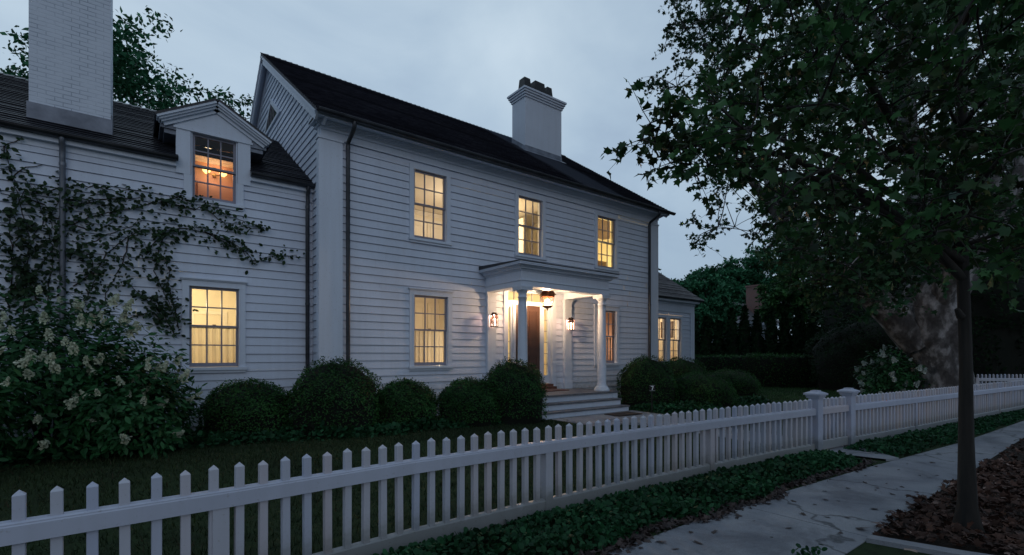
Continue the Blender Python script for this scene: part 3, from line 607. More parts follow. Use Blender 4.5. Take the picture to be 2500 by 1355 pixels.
# rakes: soffit, fascia with crown, frieze on the gable
for P in (Pf, Pbk):
    mb = MB()
    for (xa, xb, oa, ob) in ((2.83,2.87,-.24,-.055),(2.815,2.83,-.13,-.055),(2.80,2.815,-.09,-.055),(2.87,XL,-.085,-.055),(XL-.045,XL-.0,-.30,-.087)):
        mb.hexa([P(xa,oa,.12),P(xb,oa,.12),P(xb,oa,SLEN),P(xa,oa,SLEN),P(xa,ob,.05),P(xb,ob,.05),P(xb,ob,SLEN),P(xa,ob,SLEN)])
    mb.build('rake_board', M['trim'], house)
    mb = MB()
    for (xa, xb, oa, ob) in ((14.52,14.56,-.22,-.055),(XR,14.52,-.085,-.055)):
        mb.hexa([P(xa,oa,.12),P(xb,oa,.12),P(xb,oa,SLEN),P(xa,oa,SLEN),P(xa,ob,.05),P(xb,ob,.05),P(xb,ob,SLEN),P(xa,ob,SLEN)])
    mb.build('rake_board', M['trim'], house)

# half-round gutters and round downspouts
def gutter(x0, x1, y, z, r=.068, bend=True, name='gutter'):
    mb = MB(); n = 10
    vs = []; 
    for x in (x0, x1):
        for k in range(n+1):
            a = pi + pi*k/n
            vs.append((x, y + r*cos(a), z + r*sin(a)))
        for k in range(n+1):
            a = 2*pi - pi*k/n
            vs.append((x, y + (r-.006)*cos(a), z + (r-.006)*sin(a)))
    N = 2*(n+1)
    mb.add(vs, [(i, (i+1) % N, N+(i+1) % N, N+i) for i in range(N)], True)
    mb.add([vs[k] for k in range(n+1)], [tuple(range(n+1))]); mb.add([vs[N+k] for k in range(n+1)], [tuple(range(n, -1, -1))])
    mb.tube([(x0, y-r, z), (x1, y-r, z)], .009, 6)
    x = x0 + .4
    while x < x1 - .2:
        mb.box(x-.012, x+.012, y-r-.004, y+r, z-.004, z+.004); x += .9
    return mb.build(name, M['gutter'], house)
gutter(2.84, 14.72, 10.02, 6.50)
gutter(-4.3, .60, 10.93, 5.26)
gutter(1.80, 3.02, 10.93, 5.26)
gutter(XR+.02, 19.25, 11.70, 3.93, .055)
for x0, x1 in ((-4.2, .57), (1.81, XL-.005)):      # boxed eave behind the wing gutters
    mb = MB()
    mb.box(x0, x1, 10.99, YW+.02, 5.12, 5.20)
    mb.box(x0, x1, YW-.03, YW+.02, 5.02, 5.12)
    mb.build('eave_board', M['trim'], house)
mb = MB()
mb.box(XR+.02, 19.1, 11.75, YR+.02, 3.80, 3.88); mb.box(XR+.02, 19.03, YR-.045, YR+.02, 3.40, 3.80)
mb.box(XR+.02, 19.05, YR-.07, YR-.045, 3.72, 3.80)
mb.build('eave_board', M['trim'], house)
def downspout(x, y, ztop, yg, mat='zinc', zb=None):
    mb = MB(); r = .042
    zb = gh(y) if zb is None else zb
    mb.tube([(x, yg, ztop), (x, yg, ztop-.10), (x, yg+.06, ztop-.17), (x, y-.03, ztop-.30), (x, y, ztop-.38), (x, y, zb)], r, 12)
    for z in (ztop-.45, (ztop+zb)/2, zb+.5):
        mb.tube([(x, y, z), (x, y, z+.05)], r+.006, 12)
        mb.box(x-.012, x+.012, y, y+.08, z+.01, z+.04)
    mb.build('downspout', M[mat], house)
downspout(3.57, YF-.075, 6.45, 10.03, 'gutter')
downspout(13.90, YF-.075, 6.45, 10.03, 'gutter')
downspout(-.99, YW-.085, 5.21, 10.94)
downspout(2.90, YW-.085, 5.21, 10.94, 'gutter')

# gable attic light: small triangular window under the peak
mb = MB()
tri = [(14.02, 8.06), (16.25, 8.06), (15.13, 8.86)]
cx_, cz_ = sum(p[0] for p in tri)/3, sum(p[1] for p in tri)/3
inn = [(cx_ + (p[0]-cx_)*.72, cz_ + (p[1]-cz_)*.72) for p in tri]
for i in range(3):
    a, b, c, d = tri[i], tri[(i+1)%3], inn[(i+1)%3], inn[i]
    f = lambda p, x: (x, p[0], p[1])
    mb.hexa([f(a,XL-.01),f(b,XL-.01),f(c,XL-.01),f(d,XL-.01),f(a,XL-.055),f(b,XL-.055),f(c,XL-.055),f(d,XL-.055)])
gw = mb.build('attic_window', M['trim'], house)
mb = MB(); mb.add([(XL-.034, p[0], p[1]) for p in inn], [(0,1,2)])
m_dark, nt_, bs_, _ = nodes('dark_attic_glass'); bs_.inputs['Base Color'].default_value = (.012,.014,.02,1); bs_.inputs['Roughness'].default_value = .12
mb.build('pane', m_dark, gw)
for yy in (14.85, 15.13, 15.42):
    mb = MB(); zt = 8.10 + max(0, (.56 - abs(yy-15.13)*.72)); mb.box(XL-.046, XL-.036, yy-.012, yy+.012, 8.15, max(8.2, zt))
    mb.build('muntin', M['sash'], gw)

# ------------------------------------------------------------------ windows
def add_window(w, cols=3, rows=2, header=False, cw=CW, sill=True, casing=True, split=True, top_extra=0.0):
    x0, x1, z0, z1, Y = w
    mb = MB(); f, b = Y-.046, Y+.03
    if casing:
        mb.box(x0-cw, x0-.004, f, b, z0-.015, z1+.004); mb.box(x1+.004, x1+cw, f, b, z0-.015, z1+.004)
        mb.box(x0-cw-.001, x1+cw+.001, f-.002, b, z1+.004, z1+cw)
        mb.box(x0-.022, x0-.004, f-.008, f, z0-.015, z1+.022); mb.box(x1+.004, x1+.022, f-.008, f, z0-.015, z1+.022)
        mb.box(x0-.004, x1+.004, f-.0085, f-.0025, z1+.005, z1+.022)
        if header:
            mb.box(x0-cw-.02, x1+cw+.02, f-.025, b, z1+cw, z1+cw+.02)
            mb.box(x0-cw-.035, x1+cw+.035, f-.045, b, z1+cw+.02, z1+cw+.042)
    # jamb lining
    mb.box(x0-.02, x0, Y-.03, Y+.16, z0-.02, z1+.02); mb.box(x1, x1+.02, Y-.03, Y+.16, z0-.02, z1+.02)
    mb.box(x0, x1, Y-.03, Y+.16, z1, z1+.02)
    o = mb.build('window', M['trim'], house)
    if sill:
        mb = MB(); mb.box(x0-cw-.025, x1+cw+.025, Y-.085, Y+.17, z0-.062, z0-.004)
        mb.box(x0-cw, x1+cw, Y-.052, Y, z0-.115, z0-.0625)
        mb.build('sill', M['trim'], o)
    zm = (z0+z1)/2
    parts = [(zm-.0, z1, Y+.012, .045, .038), (z0, zm+.036, Y+.052, .038, .078)] if split else [(z0, z1, Y+.02, .045, .07)]
    for (a, bz, yy, tr, br) in parts:
        mb = MB(); st = .045; t = .034
        mb.box(x0, x0+st, yy, yy+t, a, bz); mb.box(x1-st, x1, yy, yy+t, a, bz)
        mb.box(x0+st, x1-st, yy, yy+t, a, a+br); mb.box(x0+st, x1-st, yy, yy+t, bz-tr, bz)
        gx0, gx1, gz0, gz1 = x0+st, x1-st, a+br, bz-tr
        mw = .0125
        for i in range(1, cols):
            x = gx0 + (gx1-gx0)*i/cols; mb.box(x-mw, x+mw, yy+.004, yy+t-.004, gz0, gz1)
        for j in range(1, rows):
            z = gz0 + (gz1-gz0)*j/rows; mb.box(gx0, gx1, yy+.006, yy+t-.006, z-mw, z+mw)
        s = mb.build('sash', M['sash'], o)
        if bz == z1 and split:
            mb = MB(); mb.box((x0+x1)/2-.03, (x0+x1)/2+.03, yy+t, yy+t+.03, a+.038, a+.055); mb.build('lock', M['brass'], o)
        mb = MB(); mb.quad((gx0-.004,yy+t/2,gz0-.004),(gx1+.004,yy+t/2,gz0-.004),(gx1+.004,yy+t/2,gz1+.004),(gx0-.004,yy+t/2,gz1+.004))
        mb.build('pane', M['glass'], o)
    return o
for k in ('W1','W2','W3'): add_window(WIN[k])
for k in ('W4','W5'): add_window(WIN[k], header=True)
add_window(WIN['W6'], header=True)
add_window(WIN['W7'], casing=False)
for xa, xb in ((16.27, 17.04), (17.29, 18.05)):
    add_window((xa, xb, 1.30, 3.13, YR), cols=2, rows=2, cw=.12)

# ------------------------------------------------------------------ rooms behind the glass (each shell is one part of the house)
def room(x0, x1, y0, y1, z0, z1, mat, trim=True):
    mb = MB()
    mb.cur = 0
    mb.quad((x0,y1,z0),(x1,y1,z0),(x1,y1,z1),(x0,y1,z1))
    mb.quad((x0,y0,z0),(x0,y1,z0),(x0,y1,z1),(x0,y0,z1)); mb.quad((x1,y0,z0),(x1,y1,z0),(x1,y1,z1),(x1,y0,z1))
    mb.cur = 1; mb.quad((x0,y0,z1),(x1,y0,z1),(x1,y1,z1),(x0,y1,z1))
    mb.cur = 2; mb.quad((x0,y0,z0),(x1,y0,z0),(x1,y1,z0),(x0,y1,z0))
    mb.cur = 1
    if trim:      # crown moulding and skirting
        for i in range(3):
            e = .03*(i+1)
            mb.box(x0+.002, x1-.002, y1-e, y1-.001, z1-.12+.035*i, z1-.085+.035*i)
        mb.box(x0+.003, x1-.003, y1-.02, y1-.001, z0+.001, z0+.16)
    return mb.build('room', [M[mat], M['roomwhite'], M['floorwood']], house)
def lamp(name, loc, power, col=(1,.70,.34), r=.08):
    l = bpy.data.lights.new(name, 'POINT'); l.energy = power; l.color = col; l.shadow_soft_size = r
    o = bpy.data.objects.new(name, l); o.location = loc; C.objects.link(o)
    return o
def panelled(x0, x1, z0, z1, y, parent, mat='roomwhite', name='closet_door', knob=None, rows=((.06,.44),(.5,.94))):
    mb = MB(); mb.box(x0, x1, y-.035, y, z0, z1)
    w = x1-x0; h = z1-z0
    for (a, b) in rows:
        for (p, q) in (((.12,.46),(.54,.88)) if w > .8 else ((.16,.84),)):
            xa, xb, za, zb = x0+w*p, x0+w*q, z0+h*a, z0+h*b
            for (u0,u1,v0,v1) in ((xa,xb,za,za+.025),(xa,xb,zb-.025,zb),(xa,xa+.025,za+.025,zb-.025),(xb-.025,xb,za+.025,zb-.025)):
                mb.box(u0, u1, y-.052, y-.0355, v0, v1)
    d = mb.build(name, M[mat], parent)
    if knob:
        mb = MB(); mb.tube([(knob[0], y-.03, knob[1]), (knob[0], y-.07, knob[1])], .03, 10); mb.build('knob', M['brass'], parent)
    return d
def frame(x0, x1, z0, z1, y, parent, w=.09, name='door_trim', mat='roomwhite'):
    mb = MB(); mb.box(x0-w, x0, y-.03, y-.001, z0, z1); mb.box(x1, x1+w, y-.03, y-.001, z0, z1); mb.box(x0-w, x1+w, y-.034, y-.001, z1, z1+w)
    return mb.build(name, M[mat], parent)
def curtain(x0, x1, z0, z1, y, label, amp=.03, waves=6, rod=True, name='cafe_curtain', group=None, gap=None):
    mb = MB(); n = 90; m = 8; vs = []
    for j in range(m+1):
        t = j/m
        for i in range(n+1):
            u = i/n
            ph = 2*pi*waves*u + .6*sin(7*u) 
            vs.append((x0+(x1-x0)*u, y + amp*(.55+.45*t)*sin(ph) + .008*sin(3.1*ph+1), z1+(z0-z1)*t))
    W_ = n+1
    fs = [(j*W_+i, j*W_+i+1, (j+1)*W_+i+1, (j+1)*W_+i) for j in range(m) for i in range(n) if not (gap and gap[0] < i/n < gap[1])]
    mb.add(vs, fs, True)
    t = empty(name, ((x0+x1)/2, y, z1)); tag(t, label, 'curtain', group)
    mb.build('fabric', M['linen'], t)
    if rod:
        mb = MB(); mb.tube([(x0-.03, y, z1+.012), (x1+.03, y, z1+.012)], .008, 8)
        for i in range(7):
            x = x0+(x1-x0)*i/6; mb.tube([(x-.004, y, z1+.012), (x+.004, y, z1+.012)], .016, 8)
        mb.build('rod', M['iron'], t)
    return t

r1 = room(4.5, 8.0, YF, 14.0, 3.62, 6.14, 'room')
panelled(6.55, 7.28, 3.64, 5.82, 13.99, r1, knob=(7.20, 5.05)); panelled(7.30, 8.0-.02, 3.64, 5.82, 13.99, r1, knob=(7.38, 5.05))
frame(6.53, 7.9, 3.64, 5.84, 14.0, r1)
lamp('bedroom_light', (7.5, 11.6, 5.3), 62, (1,.80,.55))
r2 = room(8.05, 10.95, YF, 13.4, 3.62, 6.14, 'room')
frame(9.35, 10.1, 3.64, 5.65, 13.4, r2); panelled(9.36, 10.09, 3.64, 5.64, 13.39, r2, name='hall_door')
mb = MB(); mb.box(9.55, 9.62, 11.9, 13.2, 3.64, 5.9); mb.build('door_leaf', M['roomwhite'], r2)
lamp('landing_light', (8.5, 12.4, 5.3), 70, (1,.78,.48))
r3 = room(11.0, 14.25, YF, 13.2, 3.62, 6.14, 'room')
lamp('chamber_light', (12.9, 11.9, 4.9), 80, (1,.78,.34))
r4 = room(4.4, 7.5, YF, 13.6, .72, 3.46, 'room')
for i in range(4): panelled(4.95+.72*i, 5.62+.72*i, .9, 3.22, 13.59, r4, mat='room', name='wall_panel')
lamp('dining_light', (6.4, 11.6, 1.7), 46, (1,.76,.48))
r5 = room(10.4, 14.2, YF, 13.0, .72, 3.46, 'tan')
lamp('study_light', (13.6, 12.3, 1.9), 32, (1,.66,.46))
r6 = room(-.6, XL-.1, YW, 14.2, .72, 3.46, 'room')
frame(1.10, 1.72, 2.05, 2.62, 14.2, r6, .08, 'inner_window')
mb = MB()
mb.box(2.1, 2.93, 13.75, 14.19, 1.9, 3.1); mb.box(.2, .85, 13.8, 14.19, 1.55, 1.62); mb.box(.25, .8, 13.95, 14.19, 2.0, 2.05)
mb.build('cupboard', M['roomwhite'], r6)
lamp('kitchen_light', (.7, 12.7, 2.7), 80, (1,.78,.43))
r7 = room(.60, 1.785, YW, 12.75, 3.62, 5.99, 'peach')
mb = MB(); mb.box(1.05, 1.75, 12.70, 12.74, 4.6, 5.42); mb.build('mirror_frame', M['peach'], r7)
lamp('bathroom_light', (1.30, 12.45, 5.60), 4.2, (1,.62,.40), .1)
rh = room(7.6, 9.85, YF, 14.2, .78, 3.48, 'room')
lamp('hall_light', (8.66, 12.6, 2.9), 62, (1,.76,.38))
rs = room(XR+.05, 18.9, YR, 15.2, .72, 3.5, 'room')
lamp('sunroom_light', (17.2, 13.6, 2.9), 80, (1,.76,.50))
mb = MB()
mb.box(18.84, 18.89, 13.30, 13.53, 2.40, 3.12); mb.box(18.84, 18.89, 12.92, 13.09, 2.40, 3.12)
mb.build('dark_shutter', M['door'], rs)

# fittings seen through the glass
t = empty('ceiling_lamp', (1.18, 12.15, 5.96)); tag(t, 'small glowing ceiling lamp seen in the top of the dormer window', 'ceiling lamp')
mb = MB(); mb.lathe(1.18, 12.15, [(.02,5.86),(.09,5.875),(.13,5.91),(.135,5.95)], 20); mb.build('lamp_shade', emis('ceiling_lamp_glow', (1,.78,.48), 3.2), t)
mb = MB(); mb.lathe(1.18, 12.15, [(.15,5.95),(.155,5.965),(.15,6.015),(.02,6.016)], 20); mb.build('collar', M['brass'], t)
t = empty('wall_sconce', (1.36, 12.72, 5.62)); tag(t, 'two armed brass wall sconce with yellow glow inside the dormer window', 'wall light')
mb = MB(); mb.tube([(1.36,12.745,5.60),(1.36,12.60,5.60)], .035, 10); mb.tube([(1.20,12.60,5.62),(1.36,12.60,5.58),(1.52,12.60,5.62)], .012, 8); mb.build('arm', M['brass'], t)
for xx in (1.20, 1.52):
    mb = MB(); mb.lathe(xx, 12.60, [(.03,5.60),(.07,5.64),(.08,5.70),(.06,5.73)], 16); mb.build('lamp_shade', emis('sconce_glow', (1,.66,.22), 2.4), t)

curtain(.80, 1.59, 1.42, 2.13, YW+.15, 'cream half curtain on a black rod in the lit ground floor wing window', waves=7)
curtain(5.15, 6.01, 1.40, 2.20, YF+.15, 'cream half curtain in the dim ground floor window left of the porch', waves=8)
curtain(16.3, 17.03, 1.3, 2.25, YR+.16, 'pale half curtain in the left one of the paired side wing windows', waves=5)
curtain(17.32, 18.03, 1.3, 2.25, YR+.16, 'pale half curtain in the right one of the paired side wing windows', waves=5)
# blinds
t = empty('roman_blind', (11.78, 10.68, 5.9)); tag(t, 'grey brown blind sagging over the top of the right upper window', 'blind')
mb = MB(); n = 16; vs = []
for j in range(2):
    for i in range(n+1):
        u = i/n; vs.append((11.37+.82*u, 10.68, 5.95 if j == 0 else 5.40 - .09*sin(pi*u)))
mb.add(vs, [(i, i+1, n+2+i, n+1+i) for i in range(n)], True); mb.build('fabric', fabric('taupe_fabric', (.42,.33,.30)), t)
t = empty('headboard', (12.3, 11.9, 4.4)); tag(t, 'brown bed headboard low inside the right upper window', 'headboard')
mb = MB(); mb.box(11.6, 13.2, 11.75, 11.80, 3.64, 4.92); mb.build('panel', M['tan'], t)
t = empty('louvred_shutter', (12.05, 10.68, 1.6)); tag(t, 'slatted wooden shutter half open in the dark window right of the porch', 'shutter')
mb = MB()
mb.box(11.90, 11.925, 10.66, 10.69, 1.40, 2.20); mb.box(12.185, 12.21, 10.66, 10.69, 1.40, 2.20)
z = 1.44
while z < 2.18:
    mb.obox((11.925,10.675,z), (1,0,0), (0,.8,.6), (0,-.6,.8), 0, .26, -.016, .016, -.003, .003); z += .042
mb.build('slats', M['tan'], t)

# ------------------------------------------------------------------ dormer, flush with the wing wall
dm = MB()
dm.box(.57, .80, YW-.055, YW+.03, 5.02, 5.90); dm.box(1.585, 1.81, YW-.055, YW+.03, 5.02, 5.90)
dm.box(.69, .81, YW-.052, YW+.03, 4.50, 5.02); dm.box(1.578, 1.69, YW-.052, YW+.03, 4.50, 5.02)
dm.add([(.55,YW-.065,5.885),(1.83,YW-.065,5.885),(1.83,YW-.065,6.06),(1.22,YW-.065,6.46),(.55,YW-.065,6.06),
        (.55,YW+.05,5.885),(1.83,YW+.05,5.885),(1.83,YW+.05,6.06),(1.22,YW+.05,6.46),(.55,YW+.05,6.06)],
       [(0,1,2,3,4),(0,5,6,1),(1,6,7,2),(4,9,5,0)])
dm.box(.53, 1.85, YW-.075, YW+.03, 5.845, 5.884)
dorm = dm.build('dormer', M['trim'], house)
PK, SLD = (1.22, 6.47), .575
cr = MB(); dr = MB()
for sgn in (-1, 1):
    L = .92
    ax = Vector((sgn, 0, -SLD)).normalized(); up = Vector((sgn*SLD, 0, 1)).normalized()
    o = Vector((PK[0], YW, PK[1])); ln = L*math.hypot(1, SLD)
    for (f, a, b) in ((.10,-.15,-.09),(.15,-.09,-.055),(.19,-.055,-.02),(.225,-.02,.02)):
        # mitred at the peak: start slightly past the centre plane
        cr.obox(o, ax, (0,-1,0), up, -.0 + (.02 if a < 0 else 0), ln + (f-.1)*.45 - .03, -.02, f, a, b)
    dr.obox(o, ax, (0,1,0), up, -.012, ln+.04, -.235, 2.3, .021, .045)
    s = 0.0
    while s < ln:
        dr.obox(o, ax, (0,1,0), up, s, s+.13, -.24, 2.3, .045, .058); s += .135
cr.build('pediment_moulding', M['trim'], dorm)
dr.build('dormer_roof', M['shinglewing'], dorm)
for xc in (.585, 1.795):
    mb = MB()
    mb.add([(xc,YW+.03,5.05),(xc,12.7,6.05),(xc,YW+.03,6.05)], [(0,1,2)])
    xa, xb = (.33, .572) if xc < 1 else (1.808, 2.10)
    mb.box(xa, xb, YW-.06, 12.2, 5.80, 5.925); mb.box(xa+(.06 if xc < 1 else 0), xb-(0 if xc < 1 else .06), YW-.03, 12.1, 5.72, 5.80)
    mb.build('cheek', M['lead'], dorm)

# wing roof
k2 = .615; c2, s2 = 1/math.hypot(1,k2), k2/math.hypot(1,k2); WRY = 14.40
S2 = (WRY-10.90)/c2
def P2(u, o, s): return (u, 10.90 + s*c2 - o*s2, 5.245 + s*s2 + o*c2)
def P2b(u, o, s): return (u, 2*WRY-10.90 - s*c2 + o*s2, 5.245 + s*s2 + o*c2)
mb = MB()
slo = (WRY-10.90)/c2
lap(mb, P2, -4.3, XL-.004, 0, slo, [(.60, 1.80, -.1, .5)], 0, .14, .024, .004, jog=2)
lap(mb, P2b, -4.3, XL-.004, 0, slo, [], 0, .28, .02, .004)
x = -4.3
while x < XL-.2:
    for P in (P2, P2b):
        mb.hexa([P(x,-.01,slo-.12),P(x+.19,-.01,slo-.12),P(x+.19,-.01,slo+.012),P(x,-.01,slo+.012),P(x,.012,slo-.12),P(x+.19,.03,slo-.12),P(x+.19,.036,slo+.012),P(x,.014,slo+.012)])
    x += .16
mb.build('wing_roof', M['shinglewing'], house)
mb = MB()
k3 = .67; c3, s3 = 1/math.hypot(1,k3), k3/math.hypot(1,k3)
def P3(u, o, s): return (u, 11.66 + s*c3 - o*s3, 3.93 + s*s3 + o*c3)
lap(mb, P3, XR+.01, 19.3, 0, 4.6, [], 0, .13, .028, .004, jog=2)
mb.add([P3(XR,-.02,0),P3(19.28,-.02,0),P3(19.28,-.02,4.6),P3(XR,-.02,4.6)], [(3,2,1,0)])
mb.build('side_wing_roof', M['shinglegrey'], house)
mb = MB(); mb.hexa([P3(19.2,-.2,.1),P3(19.26,-.2,.1),P3(19.26,-.2,4.6),P3(19.2,-.2,4.6),P3(19.2,-.025,.1),P3(19.26,-.025,.1),P3(19.26,-.025,4.6),P3(19.2,-.025,4.6)])
mb.build('side_rake_board', M['trim'], house)

# chimneys
def cap_rings(mb, x0, x1, y0, y1, z, n=4, h=.075, e=.035):
    for i in range(n):
        d = e*(i+1); mb.box(x0-d, x1+d, y0-d, y1+d, z+h*i, z+h*(i+1)-.012)
        mb.box(x0-d+.02, x1+d-.02, y0-d+.02, y1+d-.02, z+h*(i+1)-.012, z+h*(i+1))
mb = MB(); mb.box(-1.45, -.385, 11.45, 12.45, 5.5, 10.6)
ch = mb.build('chimney', M['whitebrick'], house)
mb = MB(); cap_rings(mb, -1.45, -.385, 11.45, 12.45, 10.6); mb.build('cap', M['stucco'], ch)
mb = MB(); mb.box(-1.475, -.36, 11.425, 11.449, 5.50, 5.86); mb.box(-.384, -.36, 11.45, 11.9, 5.5, 5.95)
mb.build('flashing', M['lead'], ch)
cx0, cx1, cy0, cy1 = 10.80, 12.53, 13.35, 14.10
mb = MB(); mb.box(cx0, cx1, cy0, cy1, 8.6, 10.70)
ch = mb.build('chimney', M['stucco'], house)
mb = MB(); cap_rings(mb, cx0, cx1, cy0, cy1, 10.70); mb.build('cap', M['stucco'], ch)
for (a, b, yy) in ((10.92, 11.28, 13.55), (11.38, 11.92, 13.50), (12.0, 12.32, 13.55)):
    mb = MB(); e = .05
    mb.hexa([(a,yy,10.98),(b,yy,10.98),(b,yy+.4,10.98),(a,yy+.4,10.98),(a+e,yy+e,11.56),(b-e,yy+e,11.56),(b-e,yy+.4-e,11.56),(a+e,yy+.4-e,11.56)])
    mb.build('flue_pot', M['iron'], ch)
mb = MB(); zf = roofz(cy0)
mb.box(cx0-.012, cx1+.012, cy0-.012, cy0-.001, zf-.05, zf+.21)
for i in range(4):
    y = cy0 + .19*i; z = roofz(y)
    mb.add([(cx0-.013,y,z-.05),(cx0-.013,y+.2,z+.09),(cx0-.013,y+.2,z+.32),(cx0-.013,y+.0,z+.18)], [(0,1,2,3)])
# apron dressed down over the shingles
mb.hexa([Pf(cx0-.1,.02,(cy0-.15-10.0)/cs),Pf(cx1+.1,.02,(cy0-.15-10.0)/cs),Pf(cx1+.1,.02,(cy0-10.0)/cs),Pf(cx0-.1,.02,(cy0-10.0)/cs),
         Pf(cx0-.1,.034,(cy0-.15-10.0)/cs),Pf(cx1+.1,.034,(cy0-.15-10.0)/cs),Pf(cx1+.1,.034,(cy0-10.0)/cs),Pf(cx0-.1,.034,(cy0-10.0)/cs)])
mb.build('flashing', M['lead'], ch)

# ------------------------------------------------------------------ entrance: door, sidelights, transom
mb = MB()
mb.box(7.74, 7.86, YF-.046, YF+.03, .64, 3.42); mb.box(9.48, 9.60, YF-.046, YF+.03, .64, 3.42)
mb.box(7.74, 9.60, YF-.044, YF+.14, 3.38, 3.50)
mb.box(7.84, 7.875, YF-.04, YF+.14, .78, 3.40); mb.box(9.465, 9.50, YF-.04, YF+.14, .78, 3.40)
YD = YF+.10
mb.box(7.875, 9.465, YD-.02, YD+.05, 3.00, 3.11)                    # transom bar
mb.box(7.875, 9.465, YD-.03, YD+.05, 3.345, 3.38)
for a, b in ((7.875,7.925),(8.05,8.23),(9.11,9.25),(9.395,9.465)): mb.box(a, b, YD-.015, YD+.05, .80, 3.00)
for a in (8.12, 9.17): mb.box(a, a+.05, YD-.04, YD-.015, .80, 3.00)
for a, b in ((7.925,8.05),(9.25,9.395)): mb.box(a, b, YD-.012, YD+.05, .80, 1.03); mb.box(a, b, YD-.012, YD+.05, 2.93, 3.0)
fr = mb.build('door_frame', M['trim'], house)
for a, b in ((7.925,8.05),(9.25,9.395)):
    mb = MB(); mb.quad((a,YD+.02,1.03),(b,YD+.02,1.03),(b,YD+.02,2.93),(a,YD+.02,2.93)); mb.build('sidelight', M['glass'], fr)
    mb = MB()
    for i in range(1, 6):
        z = 1.03 + 1.9*i/6; mb.box(a, b, YD+.005, YD+.035, z-.007, z+.007)
    mb.build('muntin', M['sash'], fr)
mb = MB(); mb.quad((7.875,YD+.02,3.11),(9.465,YD+.02,3.11),(9.465,YD+.02,3.345),(7.875,YD+.02,3.345)); mb.build('transom_pane', M['glass'], fr)
mb = MB()
for i in range(1, 5):
    x = 7.875 + 1.59*i/5; mb.box(x-.008, x+.008, YD+.004, YD+.036, 3.11, 3.345)
mb.build('muntin', M['sash'], fr)
mb = MB(); mb.box(8.235, 9.105, YD, YD+.045, .80, 2.995)
for (za, zb) in ((.98,1.62),(1.82,2.85)):
    for (xa, xb) in ((8.34,8.62),(8.72,9.0)):
        for (u0,u1,v0,v1) in ((xa,xb,za,za+.022),(xa,xb,zb-.022,zb),(xa,xa+.022,za+.022,zb-.022),(xb-.022,xb,za+.022,zb-.022)):
            mb.box(u0, u1, YD-.014, YD-.0003, v0, v1)
dr = mb.build('front_door', M['door'], house)
mb = MB(); mb.lathe(8.30, YD-.05, [(0,1.72),(.03,1.73),(.036,1.755),(.03,1.78),(0,1.79)], 14); mb.box(8.285, 8.315, YD-.02, YD-.001, 1.62, 1.84); mb.build('handle', M['brass'], dr)
mb = MB(); mb.box(7.80, 9.55, YF-.14, YD, .638, .72); mb.box(7.86, 9.49, YF-.06, YD+.02, .72, .79); mb.build('threshold', M['wood'], house)

# ------------------------------------------------------------------ porch
porch = empty('porch', (8.66, 9.6, G), house)
mb = MB(); mb.box(6.93, 10.42, 8.82, YF-.03, .592, .635)
x = 6.93
mb.build('porch_floor', M['tread'], porch)
mb = MB(); mb.box(6.97, 10.38, 8.87, YF-.03, .10, .592); mb.box(10.20, 10.40, 8.855, 8.87, .40, .592); mb.build('porch_base', M['trim'], porch)
for (yf, zt) in ((8.55, .463), (8.28, .303)):
    mb = MB(); mb.box(7.18, 10.22, yf, 8.84, zt-.038, zt)
    st = mb.build('step', M['tread'], porch)
    mb = MB(); mb.box(7.20, 10.20, yf+.03, 8.86, .10, zt-.038); mb.build('riser', M['trim'], porch)
for x in (7.28, 10.04):
    mb = MB(); z0 = .635; y = 9.10
    mb.lathe(x, y, [(0,z0),(.205,z0),(.21,z0+.02),(.21,z0+.055),(.19,z0+.065),(.19,z0+.075),(.178,z0+.095),(.172,z0+.115),(.15,z0+.125),(.143,z0+.14),(.128,z0+.17),
        (.120,z0+.25),(.118,z0+1.0),(.112,z0+1.6),(.104,z0+2.2),(.103,z0+2.33),(.118,z0+2.335),(.118,z0+2.36),(.103,z0+2.365),(.103,z0+2.44),(.125,z0+2.46),(.145,z0+2.495),(.15,z0+2.51),(0,z0+2.51)], 32)
    mb.box(x-.165, x+.165, y-.165, y+.165, 3.146, 3.205); mb.box(x-.175, x+.175, y-.175, y+.175, 3.205, 3.236)
    mb.build('column', M['trim'], porch)
for x0, x1 in ((7.16, 7.42), (9.90, 10.16)):
    mb = MB(); mb.box(x0, x1, YF-.11, YF, .635, 3.235); mb.box(x0-.02, x1+.02, YF-.13, YF, .635, .86)
    mb.box(x0-.012, x1+.012, YF-.122, YF, 2.98, 3.0)
    for i in range(3): mb.box(x0-.015*(i+1), x1+.015*(i+1), YF-.11-.015*(i+1), YF, 3.14+.03*i, 3.168+.03*i)
    mb.build('pilaster', M['trim'], porch)
AX0, AX1, AY = 7.14, 10.18, 8.97
mb = MB()
def ring(e, z0, z1, w=.27):
    mb.box(AX0-e, AX1+e, AY-e, AY+w, z0, z1)
    mb.box(AX0-e, AX0+w, AY+w, YF-.03, z0, z1); mb.box(AX1-w, AX1+e, AY+w, YF-.03, z0, z1)
ring(0, 3.238, 3.370); ring(.020, 3.370, 3.392); ring(-.006, 3.392, 3.600)
ring(.016, 3.600, 3.622); ring(.034, 3.622, 3.640)
for i in range(5): ring(.075+.014*i*i*.55, 3.642+.019*i, 3.661+.019*i)
ring(.165, 3.738, 3.750); ring(.185, 3.752, 3.785)
mb.build('entablature', M['trim'], porch)
mb = MB(); mb.box(AX0+.27, AX1-.27, AY+.27, YF-.03, 3.44, 3.50)
for i in range(9): mb.box(AX0+.27, AX1-.27, AY+.30+.13*i, AY+.304+.13*i, 3.437, 3.44)
mb.build('porch_ceiling', M['trim'], porch)
mb = MB(); e = .20
v = [(AX0-e,AY-e,3.786),(AX1+e,AY-e,3.786),(AX1+e,YF-.03,3.786),(AX0-e,YF-.03,3.786),(AX0-e,AY-e,3.80),(AX1+e,AY-e,3.80),(AX1+e,YF-.03,3.88),(AX0-e,YF-.03,3.88)]
mb.hexa(v); mb.build('porch_roof', M['gutter'], porch)

